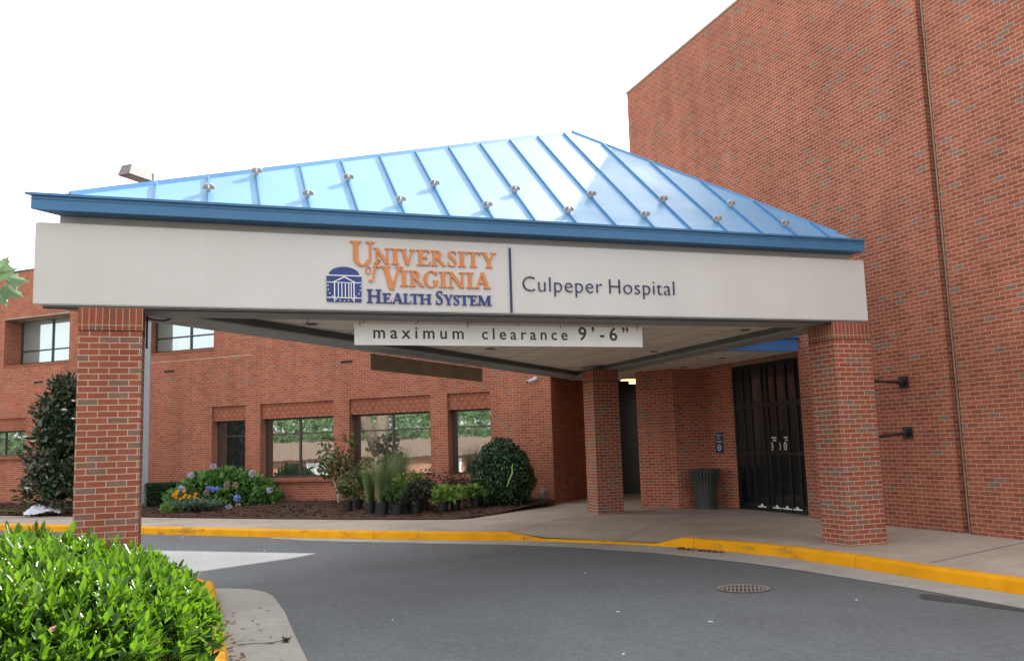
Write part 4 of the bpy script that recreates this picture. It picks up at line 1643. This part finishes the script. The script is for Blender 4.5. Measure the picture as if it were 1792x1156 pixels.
leaf_obj('withered_foliage', P2_[k_]+N2_[k_]*.1, rnd(110)+np.array([0, 0, .3]), rnd(110), np.full(110, .09), np.full(110, .032), 'leaf_dead', hedge)
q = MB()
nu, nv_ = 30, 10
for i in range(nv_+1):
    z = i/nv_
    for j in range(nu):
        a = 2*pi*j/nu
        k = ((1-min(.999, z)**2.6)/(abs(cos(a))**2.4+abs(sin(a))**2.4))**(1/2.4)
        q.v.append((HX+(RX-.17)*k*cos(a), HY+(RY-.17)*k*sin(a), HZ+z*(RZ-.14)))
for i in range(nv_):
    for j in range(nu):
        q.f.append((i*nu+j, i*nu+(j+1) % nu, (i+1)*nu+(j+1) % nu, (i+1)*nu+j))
q.build('shade_core', 'core', hedge, smooth=True)  # added dark core that stops light passing through the hedge
q = MB()
for i in range(60):
    x, y = -1.8+1.4*rng.random(), 6.7+1.9*rng.random()
    q.tube([(x, y, .14), (x+(rng.random()-.5)*.3, y+(rng.random()-.5)*.3, .4), (x+(rng.random()-.5)*.4, y+(rng.random()-.5)*.4, .68)], [.012, .009, .005], 5)
q.build('stems', 'stem', hedge)

# magnolia beside the wing
mg = thing('magnolia_tree', (-3.58, 29.10, .15), 'dark glossy conical magnolia tree with white blooms partly hidden by the left brick column', 'tree')
q = MB()
q.tube([(-3.58, 29.10, .1), (-3.59, 29.12, 1.2), (-3.55, 29.07, 2.6), (-3.57, 29.12, 3.8)], [.10, .08, .05, .02], 8)
for i in range(14):
    a, z = i*2.4, .6+i*.22
    l = 1.15*(1-i/18)
    q.tube([(-3.57, 29.10, z), (-3.57+l*.5*cos(a), 29.10+l*.5*sin(a), z+.15), (-3.57+l*cos(a), 29.10+l*sin(a), z+.2)], [.03, .02, .008], 5)
q.build('trunk', 'bark', mg)
bl = []
for i in range(60):
    z = .35+3.42*(i/60)
    rmax = 1.32*(1-(max(0, z-.9)/3.3)**1.25) if z > .9 else .95+.35*z
    rmax = max(.16, rmax)*.78
    a = i*2.39996
    r = rmax*(.55+.35*random.random())
    s = .30+.16*random.random()
    if z > 3.2:
        s *= .75
    bl.append((-3.57+r*cos(a)*.95, 29.10+r*sin(a)*.8, .2+z, s*1.1, s*1.1, s*.85))
shrub('foliage', mg, bl, 5200, .17, .07, 'leaf_magnolia', upbias=.35, jitter=.5, shell=.35, zmin=.3)
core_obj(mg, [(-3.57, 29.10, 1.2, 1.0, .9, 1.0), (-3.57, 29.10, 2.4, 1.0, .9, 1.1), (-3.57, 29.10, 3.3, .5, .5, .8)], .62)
def flower(c, r, mat, parent, n=9, name='flower'):
    P = np.repeat(np.array([c]), n, 0)
    a = np.arange(n)*2.4
    D = np.stack([np.cos(a), np.sin(a)*.8-.3, .5+.5*rng.random(n)], 1)
    return leaf_obj(name, P, D, np.repeat([[0, -.3, 1.]], n, 0), np.full(n, r), np.full(n, r*.7), mat, parent)
for x, z in ((-3.45, 3.05), (-3.2, 3.3), (-4.2, 2.2), (-4.4, 2.32), (-3.8, 1.55), (-4.3, .92), (-3.2, 2.8)):
    flower((x, 28.2, z), .10, 'petal_white', mg)

# white plastic heap by the magnolia
wb = thing('plastic_sheet', (-3.96, 28.75, .2), 'crumpled white plastic sheet lying on the mulch beside the magnolia', 'plastic sheet')
q = MB()
nu, nv_ = 18, 14
for i in range(nu+1):
    for j in range(nv_+1):
        u, v = i/nu-.5, j/nv_-.5
        x = -3.96+u*.92
        y = 29.3+v*.6-.55
        h = .30*math.exp(-((u+.18)*3.6)**2-(v*3)**2)+.10*math.exp(-((u-.22)*4)**2)
        q.v.append((x+.03*sin(i*3.1+j), y+.03*sin(j*2.7+i*1.3), bed_z(x, y)+.02+h+.045*abs(sin(i*1.9+j*2.3))*sin(j*1.7+i)**2))
for i in range(nu):
    for j in range(nv_):
        q.f.append((i*(nv_+1)+j, i*(nv_+1)+j+1, (i+1)*(nv_+1)+j+1, (i+1)*(nv_+1)+j))
q.build('sheet', 'plastic', wb)

# clipped boxwood hedge behind the pole
bh = thing('boxwood_hedge', (-.77, 29.6, .25), 'low clipped dark green boxwood hedge between the pole and the hydrangea', 'hedge')
n = 5200
X = np.stack([-1.35+1.75*rng.random(n), 29.2+.75*rng.random(n), .25+.66*rng.random(n)**.6], 1)
side = rng.integers(0, 3, n)
X[side == 0, 1] = 29.2+.06*rng.random((side == 0).sum())
X[side == 1, 2] = .86+.05*rng.random((side == 1).sum())
leaf_obj('foliage', X, rnd(n)+np.array([0, -.5, .5]), rnd(n, .5)+np.array([0, -.4, .8]), .05+.02*rng.random(n), np.full(n, .028), 'leaf_box', bh)
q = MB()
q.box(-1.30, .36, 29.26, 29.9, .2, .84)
q.build('shade_core', 'core', bh)  # dark box added as the shaded inside of the boxwood

# hydrangea
hy = thing('hydrangea_bush', (.85, 27.9, .2), 'wide leafy hydrangea bush with blue and mauve flower heads below the narrow window', 'bush')
bl = []
for i in range(46):
    u = -1+2*i/45
    x = .80+u*1.33
    zc = .70+.38*(1-abs(u)**2.2)*random.random()**.5-.25*abs(u)**3
    bl.append((x+.1*random.random(), 27.85+.55*(random.random()-.5)-.35*u*0, max(.45, zc), .30, .30, .24))
for i in range(22):
    u = -1+2*i/21
    bl.append((.80+u*1.28, 27.35+.2*random.random(), .42+.15*random.random(), .28, .22, .22))
shrub('foliage', hy, bl, 3900, .145, .085, 'leaf_hydrangea', upbias=.15, jitter=.55, shell=.5, zmin=.22)
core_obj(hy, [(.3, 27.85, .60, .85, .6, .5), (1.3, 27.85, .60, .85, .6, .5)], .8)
def pom(x, y, z, r, mat):
    n = 90
    d = norm(rnd(n))
    return leaf_obj('flower_head', np.array([[x, y, z]])+d*r*.72, d+rnd(n, .5), d, np.full(n, r*.42), np.full(n, r*.40), mat, hy)
from_px = {}
for x, y, z, r, mat in [(-.02, 27.35, 1.12, .10, 'petal_mauve'), (.65, 27.5, 1.34, .09, 'petal_mauve'), (1.82, 27.0, 1.10, .105, 'petal_mauve'), (-.28, 27.1, .74, .11, 'petal_mauve'), (.50, 26.95, .74, .075, 'petal_blue'),
                        (.62, 26.92, .71, .075, 'petal_blue'), (.78, 27.0, .72, .07, 'petal_blue'), (1.35, 26.85, .44, .095, 'petal_blue'), (1.30, 26.95, .80, .09, 'petal_tan'), (1.05, 27.0, .82, .09, 'petal_tan'), (1.10, 26.7, .20, .10, 'petal_mauve'), (1.38, 26.7, .22, .09, 'petal_tan'), (.45, 26.95, .62, .09, 'petal_tan'), (2.35, 27.1, .62, .09, 'petal_mauve')]:
    pom(.80+(x-.95)*.9, y, z+.05, r, mat)
cf = thing('coneflower_plant', (-.30, 26.9, .2), 'clump of golden yellow daisies at the left end of the hydrangea', 'flowers')
shrub('foliage', cf, [(-.30, 27.0, .40, .30, .2, .28), (.0, 26.95, .45, .25, .2, .25)], 420, .10, .03, 'leaf_shrub', zmin=.2)
for i in range(16):
    x, y, z = -.52+.62*random.random(), 26.72+.1*random.random(), .55+.22*random.random()
    P = np.repeat([[x, y, z]], 9, 0)
    a = np.arange(9)*.7
    leaf_obj('flower', P, np.stack([np.cos(a), -.5+0*a, np.sin(a)*.8], 1), np.repeat([[0, -1., .4]], 9, 0), np.full(9, .055), np.full(9, .024), 'petal_gold', cf)
lm = thing('lime_plant', (-.62, 27.4, .2), 'tiny lime green plant at the foot of the coneflowers', 'plant')
shrub('foliage', lm, [(-.62, 27.1, .28, .22, .16, .15), (-.42, 27.1, .24, .16, .14, .12)], 420, .07, .04, 'leaf_lime')

def pot(parent, x, y, r=.13, h=.26, zb=None):
    zb = bed_z(x, y) if zb is None else zb
    q = MB()
    q.lathe((x, y, zb), [(r*.82, 0), (r*.98, h-.03), (r*1.07, h-.03), (r*1.07, h), (r*.93, h), (r*.92, h-.03)], 20)
    return q.build('pot', 'pot', parent)
jn = [(-.08, 26.6), (.28, 26.5)]
for i, (x, y) in enumerate(jn):
    t = thing('juniper_pot', (x, y, .17), ('spreading grey green juniper in the left of two small black pots before the hydrangea', 'spreading grey green juniper in the right of two small black pots before the hydrangea')[i], 'potted plant', 'potted junipers before the hydrangea')
    pot(t, x, y, .12, .2)
    n = 420
    P = np.array([[x, y, .36]])+rnd(n)*np.array([.16, .1, .03])
    D = rnd(n)*np.array([1, .6, .25])+np.array([(-.5, .6)[i]*.5, 0, .28])
    leaf_obj('foliage', P, D, np.repeat([[0, -.3, 1.]], n, 0), .16+.12*rng.random(n), np.full(n, .022), 'leaf_juniper', t)

# young maple with pale stems
sp = thing('maple_sapling', (3.75, 25.6, .2), 'young tree with bronze leaves and pale crooked stems before the second low window', 'tree')
q = MB()
sx, sy = 3.80, 25.6
base = Vector((sx, sy, .2))
tips = []
for i, (dx, dy, dz) in enumerate([(-.55, 0, 1.45), (-.15, .1, 1.8), (.25, -.1, 1.75), (.75, 0, 1.35), (.05, .1, 1.3), (-.3, -.1, 1.1)]):
    p1 = base+Vector((dx*.15+.02*sin(i*3), dy*.2, dz*.35))
    p2 = base+Vector((dx*.5+.05*sin(i*5), dy*.5, dz*.7))
    p3 = base+Vector((dx, dy, dz))
    q.tube([base+Vector((.03*sin(i*2), .03*cos(i*2), 0)), p1, p2, p3], [.024, .02, .014, .006], 6)
    tips.append((p2, p3))
q.build('trunk', 'sign_white' if False else 'cream', sp, smooth=True)
bl = []
for p2, p3 in tips:
    for k in range(4):
        c = p2.lerp(p3, k/3)+Vector(((random.random()-.5)*.35, (random.random()-.5)*.3, (random.random()-.4)*.18))
        bl.append((c.x, c.y, c.z, .22, .18, .13))
shrub('foliage', sp, bl, 620, .115, .07, 'leaf_maple', upbias=-.15, jitter=.5, shell=.25)

def grass_clump(name, x, y, h, spread, label, nb=420, with_pot=True, r=.12, ph=.26, lean=0):
    t = thing(name, (x, y, bed_z(x, y)), label, 'ornamental grass', 'tall grasses in nursery pots')
    zb = bed_z(x, y)
    if with_pot:
        pot(t, x, y, r, ph)
        zb += ph-.03
    V, Fc = [], []
    for i in range(nb):
        a = rng.random()*2*pi
        r0_ = rng.random()**.5*r*.8
        l = h*(.65+.4*rng.random())
        sp_ = spread*(rng.random()**1.3)
        d = np.array([cos(a), sin(a), 0])
        p = np.array([x, y, zb])+d*r0_
        sd_ = np.array([-sin(a+1), cos(a+1), 0])
        wd = .0045
        k = len(V)
        for j, u in enumerate((0, .35, .7, 1)):
            c = p+d*sp_*u**2.2+np.array([lean*u*u, 0, l*u*(1-.12*(sp_/max(spread, .01))*u)])
            ww = wd*(1-u*.85)
            V += [c-sd_*ww, c+sd_*ww]
        for j in range(3):
            Fc.append((k+2*j, k+2*j+1, k+2*j+3, k+2*j+2))
    raw('foliage', np.array(V), np.array(Fc), 'leaf_grass', t, True)
    return t
grass_clump('grass_pot', 4.07, 22.31, 1.15, .22, 'narrow upright green grass in the left of the two front nursery pots', 420, r=.13, ph=.27, lean=-.05)
grass_clump('grass_pot', 4.27, 21.80, 1.20, .42, 'widest arching green grass in the right of the two front nursery pots', 620, r=.15, ph=.29, lean=.12)
grass_clump('grass_pot', 4.95, 23.4, 1.35, .50, 'tall loose grass standing behind the front pots against the brick', 520, r=.15, ph=.28, lean=.2)

def potted(x, y, h, wd, mat, label, n_=420, L=.07, W=.04, ph=.24, r=.13, name='shrub_pot', dy=.8):
    n = int(n_*1.6)
    t = thing(name, (x, y, bed_z(x, y)), label, 'potted plant', 'plants in black nursery pots')
    z0 = bed_z(x, y)
    pot(t, x, y, r, ph)
    bl = [(x+(random.random()-.5)*wd*.9, y+(random.random()-.5)*wd*.5, z0+ph+h*(.2+.6*random.random()), wd*.28, wd*.25*dy, h*.24) for _ in range(9)]
    q = MB()
    for b_ in bl[:6]:
        q.tube([(x, y, z0+ph-.04), ((x+b_[0])/2, (y+b_[1])/2, z0+ph+h*.2), b_[:3]], [.008, .006, .003], 5)
    q.build('stems', 'stem', t)
    shrub('foliage', t, bl, n, L, W, mat, upbias=.25, jitter=.6, shell=.3)
    return t
potted(3.70, 23.4, .50, .45, 'leaf_maple', 'leftmost small potted shrub with olive leaves under the sapling', 320)
potted(4.02, 23.75, .70, .60, 'leaf_shrub', 'dark green potted shrub behind the narrow grass pot', 460)
potted(4.58, 21.55, .52, .62, 'leaf_shrub', 'full green potted shrub just right of the arching grass', 520, r=.15)
potted(4.95, 22.3, .78, .62, 'leaf_lime', 'yellow green potted shrub rising behind the row of dark potted shrubs', 330)
potted(5.02, 21.55, .44, .60, 'leaf_purple', 'dark purplish potted shrub in front of the yellow green one', 480, r=.14)
potted(5.32, 21.95, .50, .60, 'leaf_purple', 'dusky potted shrub between the purple shrub and the lime foliage', 480)
potted(5.62, 21.35, .36, .66, 'leaf_lime', 'low lime green potted plant nearest the pavement', 560, r=.15, L=.085, W=.05)
potted(6.0, 21.55, .32, .72, 'leaf_lime', 'low lime green potted plant in the middle of the lime row', 560, r=.13, L=.085, W=.05)
potted(6.55, 21.7, .28, .62, 'leaf_lime', 'low lime green potted plant beside the round holly', 440, r=.13, L=.08, W=.045)
potted(5.45, 22.6, .62, .75, 'leaf_shrub', 'broad dark green potted shrub behind the purple and dusky ones', 620, r=.14)
potted(4.72, 22.75, .55, .6, 'leaf_purple', 'dark bronze potted shrub behind the arching grass', 520)
for x, y, h, wd, lab in ((6.05, 23.75, .75, .85, 'dark twiggy shrub against the brick pier behind the lime plants'), (6.72, 23.2, .62, .95, 'dark spreading shrub under the last low window beside the round holly')):
    t = thing('wall_shrub', (x, y, bed_z(x, y)), lab, 'shrub', 'dark shrubs against the wing')
    bl = [(x+(random.random()-.5)*wd, y+(random.random()-.5)*.3, .3+h*random.random(), .22, .2, .18) for _ in range(14)]
    shrub('foliage', t, bl, 620, .06, .035, 'leaf_purple', jitter=.7, shell=.3, zmin=.2)
    q = MB()
    for b_ in bl[:8]:
        q.tube([(x, y, .2), b_[:3]], [.014, .004], 5)
    q.build('stems', 'stem', t)

hb = thing('holly_bush', (7.38, 22.0, .2), 'large clipped egg shaped dark green holly bush with a ribbon near the wing corner', 'bush')
bx, by = 7.36, 21.95
n = 9000
u = rng.random(n)
th = np.arccos(1-1.72*u)
ph = rng.random(n)*2*pi
dr = np.stack([np.sin(th)*np.cos(ph), np.sin(th)*np.sin(ph), np.cos(th)], 1)
lump = 1+.045*np.sin(dr[:, 0]*9)*np.sin(dr[:, 2]*8+2)+.03*np.sin(dr[:, 1]*13+dr[:, 2]*11)+.03*rng.normal(size=n)
egg = np.where(dr[:, 2] > 0, 1-.16*dr[:, 2]**2, 1.0)
Pp = np.stack([bx+dr[:, 0]*.77*egg*lump, by+dr[:, 1]*.74*egg*lump, .86+dr[:, 2]*np.where(dr[:, 2] > 0, 1.0, .78)*lump], 1)
Pp -= dr*(.10*rng.random(n)**1.5)[:, None]
leaf_obj('foliage', Pp, dr*.6+rnd(n, .65)+np.array([0, 0, .2]), dr+rnd(n, .45), .055+.025*rng.random(n), .033+.01*rng.random(n), 'leaf_holly', hb)
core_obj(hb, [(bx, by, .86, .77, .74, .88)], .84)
q = MB()
q.tube([(bx-.18, by-.83, .72), (bx-.12, by-.85, .88), (bx-.03, by-.84, 1.04), (bx-.02, by-.80, 1.18), (bx+.02, by-.76, 1.27)], [.008, .016, .020, .012, .006], 6)
q.build('ribbon', 'tape', hb)

# maple bough reaching into the view at the left, its tree out of frame
mt = thing('maple_tree', (-3.9, 5.2, .15), 'leafy bough hanging into view beside the left end of the canopy fascia', 'tree')
q = MB()
q.tube([(-3.9, 5.2, .1), (-3.85, 5.25, 1.8), (-3.7, 5.3, 3.2), (-3.6, 5.2, 4.6)], [.13, .11, .09, .04], 10)
q.tube([(-3.78, 5.28, 2.5), (-2.9, 5.6, 3.0), (-2.0, 5.9, 3.02), (-1.25, 6.05, 2.86)], [.05, .03, .015, .005], 8)
q.build('trunk', 'bark', mt, smooth=True)
q = MB()
for a, b2 in (((-1.5, 6.0, 2.92), (-1.15, 6.06, 2.80)), ((-1.45, 6.0, 2.93), (-1.12, 6.1, 2.90))):
    q.tube([a, tuple((a[i]+b2[i])/2+.01 for i in range(3)), b2], [.005, .004, .003], 6)
q.build('twig', 'leaf_dead', mt)
def maple_leaf(c, d, s, mat='leaf_bough'):
    d = Vector(d).normalized()
    sdv = d.cross(Vector((.25, -.8, .55))).normalized()
    nv = sdv.cross(d)
    out = [(0, 0), (.18, .02), (.50, .02), (.33, .20), (.62, .45), (.40, .46), (.24, .52), (.24, .72), (.09, .78), (0, 1.05)]
    pts = [(x, y) for x, y in out]+[(-x, y) for x, y in out[-2:0:-1]]
    P = [Vector(c)+sdv*(x*s)+d*(y*s)+nv*(-.35*s*abs(x)-.12*s*y*y) for x, y in pts]
    mid = Vector(c)+d*.4*s
    return [tuple(mid)]+[tuple(p) for p in P]
q = MB()
for c, d, s in [((-1.20, 6.06, 2.88), (.8, .1, .35), .14), ((-1.15, 6.07, 2.86), (.9, .1, -.05), .15), ((-1.17, 6.05, 2.80), (.85, -.1, -.35), .17), ((-1.20, 6.03, 2.78), (.55, -.2, -.75), .15), ((-1.19, 6.1, 2.92), (.4, .1, .8), .11), ((-1.3, 6.0, 2.92), (-.3, 0, .5), .13), ((-1.24, 6.12, 2.80), (.1, .2, -.9), .13), ((-1.22, 6.0, 2.9), (.6, -.4, .3), .12)]:
    c = (c[0]+.07, c[1], c[2]-.07)
    v = maple_leaf(c, d, s*.85)
    n_ = len(v)
    q.add(v, [(0, i, i % (n_-1)+1) for i in range(1, n_)])
o = q.build('foliage', 'leaf_bough', mt)
bl = [(-3.7+1.1*(random.random()-.5)*1.6, 5.0+1.1*(random.random()-.5)*2, 4.9+1.2*random.random(), .7, .7, .5) for _ in range(12)]
shrub('crown', mt, bl, 1600, .14, .12, 'leaf_bough', shell=.3)

# ------------------------------------------------------------ litter on the paving
lt = MB()
V = []
for i in range(75):
    if i < 55:
        x, y = .31+.12*rng.random()**2, 5.5+5*rng.random()
    else:
        x, y = .32+.55*rng.random(), 6.5+4.5*rng.random()
    a, s = rng.random()*6.3, .006+.016*rng.random()
    ex, ey = Vector((cos(a), sin(a), .1))*s*1.7, Vector((-sin(a), cos(a), .25))*s*.7
    c = Vector((x, y, .013))
    lt.add([c-ex-ey, c+ex-ey, c+ex+ey, c-ex+ey], [(0, 1, 2, 3)])
o = lt.build('leaf_litter', 'leaf_dead')
tag(o, kind='stuff')
tw = thing('fallen_sprig', (.62, 8.75, .01), 'withered flower sprig lying on the concrete gutter by the hedge', 'sprig')
q = MB()
q.tube([(.40, 8.72, .014), (.52, 8.70, .02), (.66, 8.67, .016), (.80, 8.70, .02), (.90, 8.95, .014)], [.003, .004, .004, .003, .002], 5)
q.build('stalk', 'twig', tw)
leaf_obj('leaf', np.array([[.42, 8.72, .016], [.47, 8.71, .016]]), np.array([[-1, .15, .15], [-1, -.1, .1]]), np.array([[0, 0, 1.], [0, .2, 1]]), np.array([.12, .09]), np.array([.02, .018]), 'leaf_shrub', tw)
leaf_obj('seed_head', np.array([[.80, 8.69, .012]]).repeat(26, 0), rnd(26)+np.array([.4, .1, .7]), rnd(26), np.full(26, .06), np.full(26, .014), 'leaf_purple', tw)
sp2 = MB()
for x, y, s in [(4.05, 8.6, .022), (4.9, 11.3, .02), (4.62, 7.7, .026), (.9, 20.2, .03), (2.6, 18.3, .025), (-.2, 20.9, .03), (3.3, 6.9, .018), (6.5, 8.0, .016), (1.9, 9.3, .016), (1.2, 16.9, .03)]:
    a = rng.random()*6
    sp2.hexa((x, y, .003), (s*cos(a)*1.6, s*sin(a)*1.6, 0), (-s*sin(a)*.6, s*cos(a)*.6, 0), (0, 0, .005))
o = sp2.build('scattered_litter', 'sign_white')
tag(o, kind='stuff')
dd_ = MB()
for i in range(46):                               # dead leaves caught against the kerb
    t = rng.random()
    x, y = 7.28-.04*rng.random()+.10*t*0, 13.0-.95*t
    x = 7.22+.36*(1-(y-12.05)/.95)-.04*rng.random()
    a, s = rng.random()*6.3, .012+.02*rng.random()
    c = Vector((x, y, .014+.015*rng.random()))
    ex, ey = Vector((cos(a), sin(a), .3))*s*1.4, Vector((-sin(a), cos(a), .4))*s*.7
    dd_.add([c-ex-ey, c+ex-ey, c+ex+ey, c-ex+ey], [(0, 1, 2, 3)])
o = dd_.build('dead_leaves', 'leaf_dead')
tag(o, kind='stuff')

gr_ = MB()
for i in range(900):
    k = int(rng.integers(4, 15))
    a, b2 = Vector(KERB[k]), Vector(KERB[k+1])
    t = (b2-a).normalized()
    c = a.lerp(b2, rng.random())+Vector((t.y, -t.x))*(-(.01+.30*rng.random()**2.2))
    s_ = .003+.007*rng.random()
    an = rng.random()*6.3
    gr_.hexa((c.x, c.y, .006), (s_*cos(an), s_*sin(an), 0), (-s_*sin(an)*.7, s_*cos(an)*.7, 0), (0, 0, s_*.5))
tag(gr_.build('kerb_grit', 'soil'), kind='stuff')

# ------------------------------------------------------------ what the window panes reflect, across the drive
hz = terrain(-58, 8)
ho = thing('brick_house', (-58, 8, hz), 'long low orange brick building with tan roof seen mirrored in the window panes', 'building')
hd_ = Vector((.30, -.954, 0)).normalized()         # along the front
hn = Vector((.954, .30, 0)).normalized()           # towards the wing
hc = Vector((-56, 7, hz))
q = MB()
q.hexa(hc-hd_*30-hn*9, hd_*60, hn*9, (0, 0, 1.0-hz))
q.build('wall', 'ref_brick', ho)
q = MB()
r0_ = hc-hd_*31+Vector((0, 0, 1.02-hz))
v = [r0_-hn*10, r0_+hn*.9, r0_-hn*4.5+Vector((0, 0, 1.75))]
v2 = [p+hd_*62 for p in v]
q.add(v+v2, [(0, 1, 2), (3, 5, 4), (0, 3, 4, 1), (1, 4, 5, 2), (2, 5, 3, 0)])
q.build('roof', 'ref_roof', ho)
for i in range(9):
    p = hc-hd_*27+hd_*6.6*i+hn*.01+Vector((0, 0, -.9-hz))
    q = MB()
    q.hexa(p, hd_*1.9, hn*.06, (0, 0, 1.6))
    w_ = q.build('window', 'white_paint', ho)
    for k in (0, 1):
        q = MB()
        q.hexa(p+hn*.062+hd_*(.15+.85*k)+Vector((0, 0, .15)), hd_*.75, hn*.01, (0, 0, 1.3))
        q.build('pane', 'glass_upper', w_)
V = []
n = 42000
X = -95-70*rng.random(n)
Y = -90+200*rng.random(n)
Z = np.array([terrain(x, y) for x in X])
lump = 3.0+3.2*np.abs(np.sin(X*.19+Y*.07))*np.abs(np.sin(Y*.13-X*.05))+1.5*rng.random(n)
P = np.stack([X, Y, Z+lump*rng.random(n)**.4], 1)
leaf_obj('hillside_woods', P, rnd(n)+np.array([.6, 0, .5]), rnd(n, .5)+np.array([.5, 0, .8]), .45+.5*rng.random(n), .4+.35*rng.random(n), 'leaf_hill')['kind'] = 'stuff'
tt = thing('forked_tree', (-14.6, 20.2, 0), 'thick forked grey tree trunk seen mirrored in the third low window', 'tree')
q = MB()
q.tube([(-14.6, 20.2, -.3), (-14.55, 20.15, 1.5), (-14.6, 20.0, 3.0), (-14.9, 19.6, 6.0)], [.5, .40, .36, .24], 12)
q.tube([(-14.55, 20.15, 1.3), (-14.3, 20.9, 3.0), (-14.2, 21.6, 6.0)], [.36, .28, .18], 10)
q.build('trunk', 'bark', tt, smooth=True)
bl = [(-14.6+4*(random.random()-.5)*1.3, 20.4+5*(random.random()-.5), 6.8+2.5*random.random(), 1.4, 1.4, 1.0) for _ in range(14)]
shrub('crown', tt, bl, 2600, .28, .2, 'leaf_bough', shell=.3)
